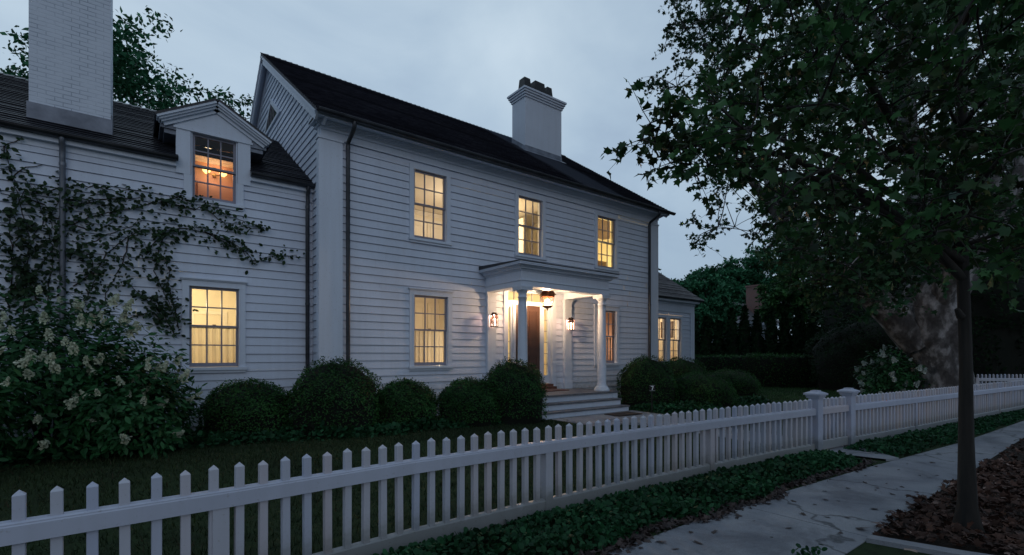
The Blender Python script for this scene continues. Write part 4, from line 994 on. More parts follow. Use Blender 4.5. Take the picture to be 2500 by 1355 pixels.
# ------------------------------------------------------------------ lanterns
def hanging_lantern():
    t = empty('porch_lantern', (0,0,0)); n = 6
    tag(t, 'glowing copper lantern hanging from the porch ceiling', 'lantern')
    mb = MB()
    mb.lathe(0, 0, [(.0,.04),(.07,.037),(.075,.02),(.035,.01),(.02,-.05)], 16)
    mb.lathe(0, 0, [(.045,-.05),(.10,-.07),(.155,-.11),(.19,-.16),(.205,-.175),(.205,-.19),(.175,-.195),(.172,-.235),(.16,-.24)], n, smooth=False)
    mb.build('lantern_top', M['copper'], t)
    mb = MB()
    for k in range(n):
        a = 2*pi*k/n
        mb.tube([(.165*cos(a),.165*sin(a),-.235),(.105*cos(a),.105*sin(a),-.47)], .007, 6)
    mb.lathe(0, 0, [(.10,-.455),(.125,-.46),(.128,-.48),(.10,-.50),(.08,-.515),(.03,-.525),(.018,-.545),(.022,-.56),(.0,-.585)], n, smooth=False)
    mb.build('lantern_frame', M['copper'], t)
    mb = MB(); mb.lathe(0, 0, [(.160,-.24),(.100,-.465)], n, smooth=False); mb.build('lantern_glass', M['lampglass'], t)
    mb = MB()
    for k in range(3):
        a = 2*pi*k/3; x, y = .035*cos(a), .035*sin(a)
        mb.lathe(x, y, [(.0,-.30),(.012,-.32),(.017,-.35),(.012,-.385),(.009,-.39),(.009,-.455)], 10)
    mb.build('bulb', emis('lantern_bulb_glow', (1,.64,.36), 1500), t)
    return t
hl = hanging_lantern(); hl.location = (8.62, 9.72, 3.395); hl.scale = (1.14, 1.14, 1.04)
def wall_lantern():
    t = empty('wall_lantern', (0,0,0)); tag(t, 'x', 'lantern', 'porch wall lanterns')
    mb = MB(); w = .075
    mb.box(-.04, .04, .10, .115, -.10, .12)                         # back plate
    mb.box(-.012, .012, .07, .10, -.01, .01)
    mb.hexa([(-w-.012,-w-.012,.12),(w+.012,-w-.012,.12),(w+.012,w+.012,.12),(-w-.012,w+.012,.12),(-.05,-.05,.17),(.05,-.05,.17),(.05,.05,.17),(-.05,.05,.17)])
    mb.box(-.052, .052, -.052, .052, .17, .195)
    mb.build('lantern_top', M['bronze'], t)
    mb = MB()
    for sx in (-w, w):
        for sy in (-w, w): mb.box(sx-.008, sx+.008, sy-.008, sy+.008, -.17, .12)
    mb.box(-w-.01, w+.01, -w-.01, w+.01, -.19, -.17); mb.box(-.008, .008, -w-.004, -w+.004, -.17, .12)
    mb.build('lantern_frame', M['bronze'], t)
    mb = MB(); mb.box(-w+.001, w-.001, -w+.001, w-.001, -.168, .118); mb.build('lantern_glass', M['lampglass'], t)
    mb = MB()
    for sx in (-.025, .025): mb.lathe(sx, 0, [(0,.05),(.012,.035),(.015,.0),(.010,-.03),(.010,-.165)], 10)
    mb.build('bulb', emis('candle_bulb_glow', (1,.58,.40), 9), t)
    return t
w1 = wall_lantern(); w1['label'] = 'bronze wall lantern on the porch pilaster left of the door'; w1.location = (7.29, YF-.215, 2.52); w1.scale = (.9, .9, .95)
w2 = w1.copy(); C.objects.link(w2); w2['label'] = 'bronze wall lantern on the porch pilaster right of the door'; w2.location = (10.03, YF-.215, 2.52)
for ch_ in list(w1.children):
    c = ch_.copy(); C.objects.link(c); c.parent = w2

for x in (7.29, 10.03): lamp('wall_lantern_light', (x, YF-.215, 2.62), 5.5, (1,.56,.42), .008)

# mats
mb = MB(); mb.box(8.25, 9.45, 9.75, 10.28, .637, .662); tag(mb.build('doormat', M['wood'], None), 'reddish brown doormat on the porch floor at the front door', 'doormat')
# ------------------------------------------------------------------ ground
def struct(name, mb, mat): return tag(mb.build(name, mat, None), kind='structure')
mb = MB()
ys = [-0.2, 2.0, 3.2, 3.6, 4.2, 5.0, 5.8, 6.6, 7.4, 8.0, 9.0, 12, 20, 40, 80, 300]
xs = [-200, -60, -20, -8, -4, -2, 0, 2, 4, 6, 8, 10, 12, 15, 20, 30, 60, 120, 400]
vs = [(x, y, gh(y) + (0 if y > 3.3 else -.02)) for y in ys for x in xs]
nx = len(xs)
mb.add(vs, [(j*nx+i, j*nx+i+1, (j+1)*nx+i+1, (j+1)*nx+i) for j in range(len(ys)-1) for i in range(nx-1)], True)
struct('lawn', mb, M['lawn'])
mb = MB(); mb.quad((-200,-300,-.16),(400,-300,-.16),(400,-.2,-.16),(-200,-.2,-.16)); struct('street', mb, M['asphalt'])
# concrete pavement: separate slabs with open joints over a dark bed
mb = MB(); mb.quad((-60,1.45,-.012),(80,1.45,-.012),(80,2.75,-.012),(-60,2.75,-.012)); struct('pavement_bed', mb, M['soil'])
mb = MB(); J = [-26, -22.4, -18.8, -15.2, -11.6, -8.0, -4.45, -2.0, 1.53, 5.11, 8.68, 12.2, 15.8, 19.4, 23.0, 26.6, 30.2, 33.8, 37.4, 41, 60]
far = lambda x: 2.68 if x < 6 else (2.68 - (x-6)*.09 if x < 12 else max(1.7, 2.14 - (x-12)*.043))
for a, b in zip(J, J[1:]):
    dz = rnd.uniform(-.004, .004); yb = 1.52 if a > 5 else 1.50
    v = [(a+.006,yb,-.07),(b-.006,yb,-.07),(b-.006,far(b),-.07),(a+.006,far(a),-.07)]
    mb.hexa(v + [(p[0], p[1], dz) for p in v])
struct('sidewalk', mb, M['concrete'])
# front walk from gate to steps
mb = MB()
L = [(9.02,2.45),(8.93,3.0),(8.86,3.8),(8.75,5.0),(8.62,6.2),(8.2,6.75),(7.45,6.95),(7.40,8.3)]
R_ = [(9.30,2.36),(9.80,3.0),(9.92,3.8),(9.93,5.0),(9.98,6.2),(10.15,6.9),(10.3,7.4),(10.34,8.3)]
for (a, b, c, d) in zip(L, R_, R_[1:], L[1:]):
    z0, z1 = gh(a[1]) + .012, gh(c[1]) + .012
    mb.quad((a[0],a[1],z0),(b[0],b[1],z0),(c[0],c[1],z1),(d[0],d[1],z1))
mb.quad((L[0][0],L[0][1],-.1),(R_[0][0],R_[0][1],-.1),(R_[0][0],R_[0][1],gh(2.4)+.012),(L[0][0],L[0][1],gh(2.4)+.012))
struct('front_walk', mb, M['concrete'])
# planting verge with leaf mould, edged by the driveway apron
mb = MB()
mb.add([(5.12,1.50,.012),(5.30,.93,.012),(5.75,-.19,.012),(60,-.19,.012),(60,1.50,.012),(5.12,1.50,-.1),(5.30,.93,-.1),(5.75,-.19,-.1)], [(0,1,2,3,4),(0,5,6,1),(1,6,7,2)])
struct('tree_verge', mb, M['soil'])
mb = MB()
mb.add([(5.10,1.49,0),(5.27,.93,0),(5.72,-.19,0),(5.60,-.19,0),(5.15,.93,0),(4.98,1.49,0)], [(0,1,2,3,4,5)])
v = [(4.97,1.49),(5.09,1.49),(5.27,.92),(5.72,-.19),(5.58,-.19),(5.14,.90)]
mb = MB(); mb.add([(x,y,-.12) for x,y in v] + [(x,y,.035) for x,y in v], [(6,7,8,9,10,11)[::-1]] + [(i,(i+1)%6,6+(i+1)%6,6+i) for i in range(6)])
struct('verge_curb', mb, M['concrete'])
mb = MB()
mb.add([(-60,1.49,-.006),(4.96,1.49,-.006),(5.12,.90,-.02),(5.56,-.19,-.14),(-60,-.19,-.14)], [(0,4,3,2,1)])
struct('driveway', mb, M['asphalt'])
mb = MB(); mb.box(6, 80, -.34, -.20, -.2, .02); struct('street_curb', mb, M['concrete'])

# ------------------------------------------------------------------ picket fence
FP = [(-1.6,3.545),(-.5,3.59),(.5,3.625),(1.8,3.71),(3.0,3.70),(4.3,3.668),(5.5,3.60),(6.5,3.548),(7.7,3.46),(8.74,3.35)]
GP = [(8.90,3.335),(9.84,3.25)]
RP = [(9.98,3.235),(12.85,2.94),(16.8,2.60),(20.2,2.28),(24.0,1.95)]
def along(P):
    """arc-length walk over a polyline -> list of (x, y, dir)"""
    S = [0]
    for a, b in zip(P, P[1:]): S.append(S[-1] + math.dist(a, b))
    def at(s):
        for i in range(len(P)-1):
            if s <= S[i+1] or i == len(P)-2:
                t = (s-S[i])/(S[i+1]-S[i]); a, b = P[i], P[i+1]
                d = Vector((b[0]-a[0], b[1]-a[1], 0)).normalized()
                return a[0]+(b[0]-a[0])*t, a[1]+(b[1]-a[1])*t, d
    return at, S[-1], S
def rail_mesh(mb, P, prof):
    """sweep a closed (offset, z) profile along a polyline"""
    rows = []
    for i, p in enumerate(P):
        d = Vector((P[min(i+1,len(P)-1)][0]-P[max(i-1,0)][0], P[min(i+1,len(P)-1)][1]-P[max(i-1,0)][1], 0)).normalized()
        nrm = Vector((d.y, -d.x, 0))
        rows.append([(p[0]+nrm.x*o, p[1]+nrm.y*o, z) for o, z in prof])
    k = len(prof); vs = [q for r in rows for q in r]
    fs = [(i*k+j, (i+1)*k+j, (i+1)*k+(j+1)%k, i*k+(j+1)%k) for i in range(len(P)-1) for j in range(k)]
    fs += [tuple(range(k)), tuple(range((len(P)-1)*k+k-1, (len(P)-1)*k-1, -1))]
    mb.add(vs, fs)
RAILP = [(.048,.632),(.048,.722),(.042,.728),(.042,.735),(.028,.742),(-.03,.742),(-.048,.73),(-.048,.632)]
BASEP = [(.032,.02),(.032,.150),(.026,.158),(.022,.158),(.012,.166),(-.03,.166),(-.032,.02)]
def picket_mesh():
    mb = MB(); h = .0255; z0, z1, zt = .15, .873, .900
    c = .003
    ring_ = [(-h+c,-h),(h-c,-h),(h,-h+c),(h,h-c),(h-c,h),(-h+c,h),(-h,h-c),(-h,-h+c)]
    vs = [(x,y,z0) for x,y in ring_] + [(x,y,z1) for x,y in ring_] + [(0,0,zt)]
    fs = [(i,(i+1)%8,8+(i+1)%8,8+i) for i in range(8)] + [(8+i,8+(i+1)%8,16) for i in range(8)]
    mb.add(vs, fs); o = mb.build('picket', M['fence'], None); me = o.data; bpy.data.objects.remove(o); return me
PICK = picket_mesh()
def put_pickets(root, P, first, pitch, last=None, skew=.007, h=1.0):
    at, Ltot, S = along(P); s = first; n = 0
    mpi = Matrix.Translation(-Vector(root.location))
    while s < (last or Ltot):
        x, y, d = at(s)
        o = bpy.data.objects.new('picket', PICK); C.objects.link(o); o.parent = root; o.matrix_parent_inverse = mpi
        o.location = (x, y, rnd.uniform(-.005, .005)); o.rotation_euler = (rnd.uniform(-skew,skew), rnd.uniform(-skew,skew), math.atan2(d.y, d.x))
        s += pitch; n += 1
    return n
def post_box(root, x, y, ang, w, z0, z1, name='post', back=0):
    mb = MB(); d = Vector((cos(ang), sin(ang), 0)); nn = Vector((-d.y, d.x, 0))
    mb.obox((x, y, 0), d, nn, (0,0,1), -w/2, w/2, -w/2+back, w/2+back, z0, z1)
    return mb.build(name, M['fence'], root)
def gate_post(root, x, y, ang):
    d = Vector((cos(ang), sin(ang), 0)); nn = Vector((-d.y, d.x, 0)); up = Vector((0,0,1))
    o = post_box(root, x, y, ang, .155, -.02, .93)
    mb = MB(); O = (x, y, 0)
    def sq(w, z0, z1): mb.obox(O, d, nn, up, -w, w, -w, w, z0, z1)
    sq(.098, .905, .925); sq(.108, .93, .955); sq(.13, .957, .985)
    P_ = lambda a, b, z: tuple(Vector(O) + d*a + nn*b + up*z)
    w0, w1 = .13, .055
    mb.hexa([P_(-w0,-w0,.985),P_(w0,-w0,.985),P_(w0,w0,.985),P_(-w0,w0,.985),P_(-w1,-w1,1.018),P_(w1,-w1,1.018),P_(w1,w1,1.018),P_(-w1,w1,1.018)])
    sq(.055, 1.018, 1.032)
    mb.build('post_cap', M['fence'], o); return o

fl = empty('picket_fence', (3.6, 3.7, 0)); tag(fl, 'long white picket fence in the foreground left of the gate', 'fence')
mb = MB(); rail_mesh(mb, FP, RAILP); mb.build('top_rail', M['fence'], fl)
mb = MB(); rail_mesh(mb, FP, BASEP); mb.build('base_board', M['fence'], fl)
at_, L_, S_ = along(FP)
put_pickets(fl, FP, 1.111 - 7*.1452, .1452)
for xp in (.42, 3.27, 6.05):
    s = next(S_[i] + (xp-FP[i][0])/(FP[i+1][0]-FP[i][0])*(S_[i+1]-S_[i]) for i in range(len(FP)-1) if FP[i][0] <= xp <= FP[i+1][0])
    x, y, d = at_(s); post_box(fl, x, y, math.atan2(d.y, d.x), .092, -.02, .64, back=.006)
gate_post(fl, 8.81, 3.340, math.atan2(-.09, 1))

gt = empty('garden_gate', (9.36, 3.29, .05)); tag(gt, 'narrow white picket gate between two capped posts', 'gate')
at_g, Lg, _ = along(GP)
mb = MB(); rail_mesh(mb, GP, RAILP); mb.build('top_rail', M['fence'], gt)
mb = MB(); rail_mesh(mb, GP, [(.032,.05),(.032,.185),(.024,.195),(-.03,.195),(-.032,.05)]); mb.build('bottom_rail', M['fence'], gt)
put_pickets(gt, GP, .07, .1335)
d = Vector((GP[1][0]-GP[0][0], GP[1][1]-GP[0][1], 0)).normalized(); nn = Vector((-d.y, d.x, 0))
mb = MB(); a = Vector((GP[0][0], GP[0][1], .20)); br = (Vector((GP[1][0], GP[1][1], .63)) - a); ln = br.length; br.normalize()
mb.obox(a + nn*.032, br, nn, br.cross(nn) * -1, .02, ln-.02, 0, .022, -.045, .045); mb.build('brace', M['fence'], gt)
mb = MB(); p = Vector((GP[0][0], GP[0][1], .5)); mb.obox(p, d, nn, (0,0,1), -.03, .05, .03, .05, -.02, .02); mb.build('latch', M['iron'], gt)

fr_ = empty('picket_fence', (17, 2.6, 0)); tag(fr_, 'white picket fence running away to the right of the gate', 'fence')
def tilt(P, prof, rise): pass
mb = MB(); rail_mesh(mb, RP, RAILP); mb.build('top_rail', M['fence'], fr_)
mb = MB(); rail_mesh(mb, RP, BASEP); mb.build('base_board', M['fence'], fr_)
put_pickets(fr_, RP, .12, .1452)
gate_post(fr_, 9.93, 3.240, math.atan2(-.09, 1))
at_r, Lr, _ = along(RP)
s = 2.7
while s < Lr:
    x, y, d = at_r(s); post_box(fr_, x, y, math.atan2(d.y, d.x), .092, -.02, .64, back=.006); s += 2.75

def far_fence(P, label):
    f = empty('picket_fence', (P[0][0], P[0][1], 0)); tag(f, label, 'fence')
    mb = MB(); rail_mesh(mb, P, RAILP); mb.build('top_rail', M['fence'], f)
    mb = MB(); rail_mesh(mb, P, BASEP); mb.build('base_board', M['fence'], f)
    put_pickets(f, P, .06, .1452); post_box(f, P[0][0], P[0][1], math.atan2(P[1][1]-P[0][1], P[1][0]-P[0][0]), .12, 0, .76)
    mb = MB(); d = Vector((P[1][0]-P[0][0], P[1][1]-P[0][1], 0)).normalized(); nn = Vector((-d.y, d.x, 0))
    b = Vector((d.x, d.y, -.35)).normalized()
    mb.obox((P[0][0], P[0][1], .62), b, nn, b.cross(nn)*-1, .05, 1.5, .03, .05, -.03, .03); mb.build('brace', M['fence'], f)
far_fence([(25.3,4.05),(28.0,1.95)], 'distant white picket fence rail beside the dark trunk at right')
far_fence([(27.9,3.35),(31.0,1.0)], 'farthest white picket fence behind the fence corner at right edge')

# ------------------------------------------------------------------ house number sign
sg = empty('number_sign', (10.43, 7.75, .14)); tag(sg, 'small dark house number sign on a stake reading 7', 'sign')
ang = -.62; d = Vector((cos(ang), sin(ang), 0)); nn = Vector((-d.y, d.x, 0)); O = Vector((10.43, 7.75, .245))
mb = MB(); mb.obox(O, d, nn, (0,0,1), -.012, .012, .008, .022, -.13, .50); mb.build('stake', M['iron'], sg)
mb = MB(); mb.obox(O, d, nn, (0,0,1), -.075, .075, -.008, .006, .45, .60); pn = mb.build('sign_panel', M['iron'], sg)
m_num, nt_, bs_, _ = nodes('white_numeral_paint'); bs_.inputs['Base Color'].default_value = (.85,.87,.9,1)
mb = MB(); y_ = -.0105
def pl(pts): mb.add([tuple(O + d*a + nn*y_ + Vector((0,0,b))) for a, b in pts], [tuple(range(len(pts)))])
pl([(-.031,.574),(.034,.574),(.034,.559),(.006,.474),(-.013,.474),(.014,.557),(-.031,.557)])
mb.build('numeral', m_num, pn)
mb = MB(); pl([(-.068,.590),(.068,.590),(.068,.594),(-.068,.594)]); pl([(-.068,.456),(.068,.456),(.068,.460),(-.068,.460)]); mb.build('border_line', m_num, pn)

mb = MB(); mb.obox((9.45, 7.86, gh(7.9)+.014), (1,-.04,0), (.04,1,0), (0,0,1), -.42, .42, -.24, .24, 0, .016)
tag(mb.build('doormat', M['mat'], None), 'dark coir mat on the front walk below the porch steps', 'doormat')

# ------------------------------------------------------------------ shrubs
def dome_points(n, rx, ry, h, rng, bulge=.35, wob=.10):
    """points and outward normals on a lumpy clipped dome standing on the ground"""
    u = rng.uniform(0, 2*pi, n); c = rng.uniform(-.25, 1, n) ** 1.0
    sn_ = np.sqrt(1 - np.clip(c, -1, 1)**2)
    N = np.stack([np.cos(u)*sn_, np.sin(u)*sn_, c], 1)
    lump = 1 + wob * (np.sin(3*u + 5*c) * .5 + np.sin(7*u - 9*c + 1.7) * .3 + np.sin(13*u + 11*c) * .2)
    hc = h * .42
    P = N * np.array([rx, ry, h - hc]) * lump[:, None]
    P[:, 2] += hc
    low = P[:, 2] < hc
    P[low, 2] = hc + (P[low, 2]-hc) * hc / ((h-hc)*.35)
    P[:, 2] = np.maximum(P[:, 2], .01)
    return P, N
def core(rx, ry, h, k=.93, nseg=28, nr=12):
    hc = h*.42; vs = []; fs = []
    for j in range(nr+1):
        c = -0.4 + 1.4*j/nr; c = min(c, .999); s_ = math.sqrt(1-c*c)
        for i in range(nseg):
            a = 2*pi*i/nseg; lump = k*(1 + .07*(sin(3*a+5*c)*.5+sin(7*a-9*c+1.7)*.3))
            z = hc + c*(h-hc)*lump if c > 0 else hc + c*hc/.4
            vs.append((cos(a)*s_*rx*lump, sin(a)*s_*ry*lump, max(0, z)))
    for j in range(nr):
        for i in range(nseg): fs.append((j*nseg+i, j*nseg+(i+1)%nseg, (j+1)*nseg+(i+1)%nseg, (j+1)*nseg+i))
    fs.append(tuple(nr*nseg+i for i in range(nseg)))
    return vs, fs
def boxwood(x, y, rx, h, label, seed, n=9500, leaf=.042, name='boxwood_shrub', cat='shrub', group='clipped round shrubs in front of the house', mat='leaf_box', ry=None, rot=0, wob=.115):
    rng = np.random.default_rng(seed); ry = ry or rx
    P, N = dome_points(n, rx, ry, h, rng, wob=wob)
    P += N * rng.normal(0, .018, (n, 1))
    stray = rng.random(n) < .022
    P[stray] += N[stray] * rng.uniform(.02, .07, (stray.sum(), 1))
    sz = leaf * rng.uniform(.7, 1.35, n)
    a = leaf_arrays(P, sz, BLADE, rng, normals=N*.6 + [0,0,.35], tips=N*.8+[0,0,.4], hang=0)
    cv, cf = core(rx, ry, h)
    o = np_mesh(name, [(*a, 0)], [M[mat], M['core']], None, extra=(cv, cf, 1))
    o.location = (x, y, gh(y) - .01); o.rotation_euler = (0, 0, rot)
    return tag(o, label, cat, group)
boxwood(1.62, 10.1, .74, .98, 'leftmost clipped round shrub, beside the flowering bush', 1)
boxwood(3.02, 9.50, .82, 1.35, 'tall clipped round shrub in front of the white corner pilaster', 2)
boxwood(4.35, 9.30, .62, .93, 'low clipped round shrub below the dim window, left of another low one', 3)
boxwood(5.62, 8.85, .65, .94, 'low clipped round shrub between the window and the porch shrub', 4)
boxwood(6.60, 8.60, .72, 1.32, 'tall clipped round shrub hiding the left porch column', 5)
boxwood(11.75, 8.9, .80, 1.40, 'tall clipped round shrub right of the porch steps behind the number sign', 6)
boxwood(14.1, 9.35, .88, 1.36, 'clipped round shrub under the paired windows of the side wing', 7)
boxwood(13.1, 8.05, .93, .95, 'broad low clipped shrub right of the number sign', 8)
boxwood(17.4, 9.5, 1.0, .92, 'farthest low mounded shrub at the lawn edge past the side wing', 9)
boxwood(24.2, 7.0, 2.3, 3.1, 'huge dark rounded evergreen left of the pale trunk', 10, n=15000, leaf=.085, name='rounded_evergreen', cat='shrub', group=None, wob=.14, mat='conifer')
boxwood(29.5, 5.2, 3.0, 6.2, 'tall black evergreen mass behind the fence at the right edge', 11, n=9000, leaf=.16, name='evergreen_tree', cat='tree', group=None, wob=.2, mat='conifer')
boxwood(34, 8.5, 4.0, 8.0, 'largest dark evergreen farthest back at right', 13, n=9000, leaf=.2, name='evergreen_tree', cat='tree', group=None, wob=.22, mat='conifer')
# clipped hedge
def hedge(p0, p1, w, h, label, seed):
    rng = np.random.default_rng(seed); d = Vector((p1[0]-p0[0], p1[1]-p0[1], 0)); ln = d.length; d.normalize(); nn = Vector((-d.y, d.x, 0))
    n = 9000; s = rng.uniform(0, ln, n); side = rng.random(n)
    t = np.where(side < .35, rng.uniform(-w/2, w/2, n), np.where(side < .85, w/2*np.sign(-1), w/2*np.sign(1)))
    z = np.where(side < .35, h, rng.uniform(0, h, n)) + rng.normal(0, .03, n) + .05*np.sin(s*1.3) + .03*np.sin(s*3.7)
    P = np.stack([p0[0] + d.x*s + nn.x*t, p0[1] + d.y*s + nn.y*t, gh(9) + np.maximum(z, .02)], 1) + rng.normal(0, .03, (n, 3))
    a = leaf_arrays(P, .08*rng.uniform(.7, 1.3, n), BLADE, rng, up=.8, hang=0)
    mb = MB(); mb.obox((p0[0], p0[1], gh(9)), d, nn, (0,0,1), 0, ln, -w/2+.05, w/2-.05, 0, h-.05)
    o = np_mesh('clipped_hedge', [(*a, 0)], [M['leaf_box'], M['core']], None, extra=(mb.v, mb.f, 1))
    return tag(o, label, 'hedge')
hedge((19.8,15.6), (25.6,7.8), 1.3, 1.42, 'long low clipped hedge across the back of the lawn', 21)

# arborvitae screen: a row of narrow conifers, each its own tree
def arborvitae(x, y, r, h, seed, label):
    rng = np.random.default_rng(seed); t = empty('arborvitae', (x, y, gh(9))); tag(t, label, 'conifer', 'row of narrow conifers behind the hedge')
    n = 2600; z = rng.uniform(0, 1, n) ** 1.15; a = rng.uniform(0, 2*pi, n)
    rr = r * (1 - z**2.2) ** .8 * (1 + .16*np.sin(a*3 + z*9) + .1*np.sin(a*5 - z*17)) * rng.uniform(.82, 1.06, n)
    P = np.stack([x + rr*np.cos(a), y + rr*np.sin(a), gh(9) + z*h], 1)
    N = np.stack([np.cos(a), np.sin(a), 0*a + .5], 1)
    A = leaf_arrays(P, .26*rng.uniform(.6, 1.2, n), SPRAY, rng, normals=N, tips=np.stack([np.cos(a)*.4, np.sin(a)*.4, 0*a+1.2], 1), hang=0)
    mb = MB(); mb.lathe(x, y, [(r*.85, gh(9)+.05), (r*.88, gh(9)+h*.3), (r*.62, gh(9)+h*.65), (r*.3, gh(9)+h*.86), (.02, gh(9)+h*.97)], 12)
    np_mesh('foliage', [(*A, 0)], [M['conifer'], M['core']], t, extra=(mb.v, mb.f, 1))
    mb = MB(); mb.tube([(x, y, 0), (x, y, h*.5)], .09, 8); mb.build('trunk', M['bark'], t)
words = ['first','second','third','fourth','fifth','sixth','seventh','eighth','ninth','tenth','eleventh','twelfth','thirteenth','fourteenth','fifteenth','sixteenth']
hts = [4.5,4.3,3.9,4.0,3.7,4.5,4.6,4.2,4.5,4.2,4.4,4.0,4.3,3.9,4.2,4.0]
for i in range(16):
    t = i/15; x = 29.4 + (36.0-29.4)*t + rnd.uniform(-.1,.1); y = 20.4 + (10.6-20.4)*t
    arborvitae(x, y, rnd.uniform(.42,.52), hts[i]*1.0, 100+i, 'narrow dark conifer, %s from the left in the background row' % words[i])

# neighbours beyond the conifers
def neighbour(x0, x1, y0, y1, zw, zr, rot, label, brick_at=None):
    h_ = empty('neighbour_house', (x0, y0, .1)); tag(h_, label, 'house')
    mb = MB()
    lap(mb, lambda u, o, z: (u, y0-o, z), x0, x1, .1, zw, [], 0, .22)
    lap(mb, lambda u, o, z: (x0-o, u, z), y0, y1, .1, zw, [], 0, .22)
    mb.quad((x1,y0,.1),(x1,y1,.1),(x1,y1,zw),(x1,y0,zw)); mb.quad((x0,y1,.1),(x1,y1,.1),(x1,y1,zw),(x0,y1,zw))
    ym = (y0+y1)/2; mb.add([(x0,y0,zw),(x0,y1,zw),(x0,ym,zr-.15)], [(0,1,2)]); mb.add([(x1,y0,zw),(x1,y1,zw),(x1,ym,zr-.15)], [(0,1,2)])
    mb.build('wall', M['clap'], h_)
    mb = MB(); s_ = (zr-zw)/(ym-y0)
    for sg_ in (1, -1):
        ya = y0-.4 if sg_ == 1 else y1+.4
        mb.hexa([(x0-.3,ya,zw-.4*s_),(x1+.3,ya,zw-.4*s_),(x1+.3,ym,zr),(x0-.3,ym,zr),(x0-.3,ya,zw-.4*s_+.12),(x1+.3,ya,zw-.4*s_+.12),(x1+.3,ym,zr+.12),(x0-.3,ym,zr+.12)])
    rf = mb.build('roof', M['shinglegrey'], h_)
    mb = MB(); mb.box(x0-.32, x1+.32, y0-.45, y0-.4, zw-.55, zw-.4*s_+.05); mb.box(x0-.03, x1+.03, y0-.06, y0-.03, zw-.7, zw-.3); mb.build('fascia', M['trim'], h_)
    if brick_at:
        bx, by, bz = brick_at; mb = MB(); mb.box(bx-.75, bx+.75, by-.6, by+.6, zw, bz); mb.box(bx-.82, bx+.82, by-.67, by+.67, bz-.15, bz); mb.build('chimney', M['redbrick'], rf)
    mb = MB()
    for i in range(3):
        x = x0 + (x1-x0)*(i+.5)/3
        mb.box(x-.45, x+.45, y0-.05, y0-.02, zw-2.3, zw-.9)
    w_ = mb.build('window', M['trim'], h_)
    mb = MB()
    for i in range(3):
        x = x0 + (x1-x0)*(i+.5)/3; mb.box(x-.36, x+.36, y0-.06, y0-.051, zw-2.2, zw-1.0)
    mb.build('pane', m_dark, w_)
neighbour(40.5, 50.0, 22.5, 26.5, 5.0, 6.6, 0, 'white neighbour house with a red brick chimney behind the conifers', (47.6, 23.3, 8.35))
neighbour(50.5, 56.5, 15.6, 18.2, 7.0, 8.8, 0, 'white neighbour house with a grey gable roof seen through the tree')

# ------------------------------------------------------------------ flowering shrubs
def flower_mesh(seed, L=.20, r=.075, n=130, mat='petal'):
    rng = np.random.default_rng(seed); t = rng.uniform(0, 1, n); a = rng.uniform(0, 2*pi, n)
    rr = r * (1 - t*.8) * rng.uniform(.6, 1.1, n)
    P = np.stack([rr*np.cos(a), rr*np.sin(a), t*L], 1); N = np.stack([np.cos(a), np.sin(a), .5+0*a], 1)
    A = leaf_arrays(P, (.042*rng.uniform(.7, 1.2, n)), ROUND, rng, normals=N, hang=0)
    o = np_mesh('flower_head', [(*A, 0)], M[mat], None); me = o.data; bpy.data.objects.remove(o); return me
def hydrangea(x, y, rx, ry, h, label, seed, nleaf, nflow, leaf=.11, fscale=1.0, face=(-.2,-1,.35), mat='petal', zmin=.25, group=None, L=.2):
    rng = np.random.default_rng(seed); t = empty('hydrangea_bush', (x, y, gh(y))); tag(t, label, 'shrub', group)
    P, N = dome_points(nleaf, rx, ry, h, rng, wob=.30)
    P *= rng.uniform(.70, 1.05, (nleaf, 1)); P[:, 2] = np.maximum(P[:, 2], .03)
    P += [x, y, gh(y)]
    A = leaf_arrays(P, leaf*rng.uniform(.6, 1.25, nleaf), OVAL, rng, normals=N*.6+[0,0,.5], tips=N, hang=.25)
    np_mesh('foliage', [(*A, 0)], M['leaf_hyd'], t)
    mb = MB()
    for k in range(18):
        a = rng.uniform(0, 2*pi); q = rng.uniform(.3, .85)
        mb.tube([(x+.1*cos(a), y+.1*sin(a), gh(y)), (x+rx*.4*q*cos(a), y+ry*.4*q*sin(a), gh(y)+h*.5), (x+rx*q*cos(a), y+ry*q*sin(a), gh(y)+h*.8*(1-.3*q))], [.016,.011,.005], 6)
    mb.build('stem', M['bark'], t)
    FM = [flower_mesh(seed*10+i, mat=mat, L=L) for i in range(3)]
    f = Vector(face).normalized(); n = 0; tries = 0; placed = []
    mpi = Matrix.Translation(-Vector(t.location))
    while n < nflow and tries < 4000:
        tries += 1
        Q, NN = dome_points(1, rx*1.06, ry*1.06, h*1.03, rng, wob=.30)
        nv = Vector(NN[0])
        if nv.dot(f) < .05 or Q[0][2] < zmin: continue
        p = Vector(Q[0]) + Vector((x, y, gh(y)))
        if any((p-q).length < .14*fscale for q in placed): continue
        placed.append(p)
        o = bpy.data.objects.new('flower_head', FM[n % 3]); C.objects.link(o); o.parent = t; o.matrix_parent_inverse = mpi
        o.location = p - nv*.03; ax = (nv + Vector((rng.normal(0,.3), rng.normal(0,.3), .7))).normalized()
        o.rotation_euler = ax.to_track_quat('Z', 'Y').to_euler(); s_ = fscale*rng.uniform(.45, 1.05); o.scale = (s_, s_, s_); n += 1
    return t
hydrangea(-1.0, 9.75, 1.40, 1.0, 2.15, 'big bush with cream flower heads in front of the vine covered wall', 31, 8000, 84, .12, .85, group='flowering hydrangea bushes')
hydrangea(-.05, 9.2, .72, .7, 1.25, 'lower leafy bush with few flowers left of the round shrubs', 33, 4200, 22, .12, .9, group='flowering hydrangea bushes')
hydrangea(-2.3, 8.7, 1.2, .9, 1.7, 'leftmost flowering bush, cut by the left picture edge', 34, 4200, 26, .12, .95, group='flowering hydrangea bushes')
hydrangea(18.6, 4.85, .95, .8, 1.75, 'white flowered bush beside the pale trunk behind the fence', 32, 3200, 34, .13, 1.15, face=(-1,-.4,.3), mat='petal_far', zmin=.4, group='flowering hydrangea bushes', L=.13)

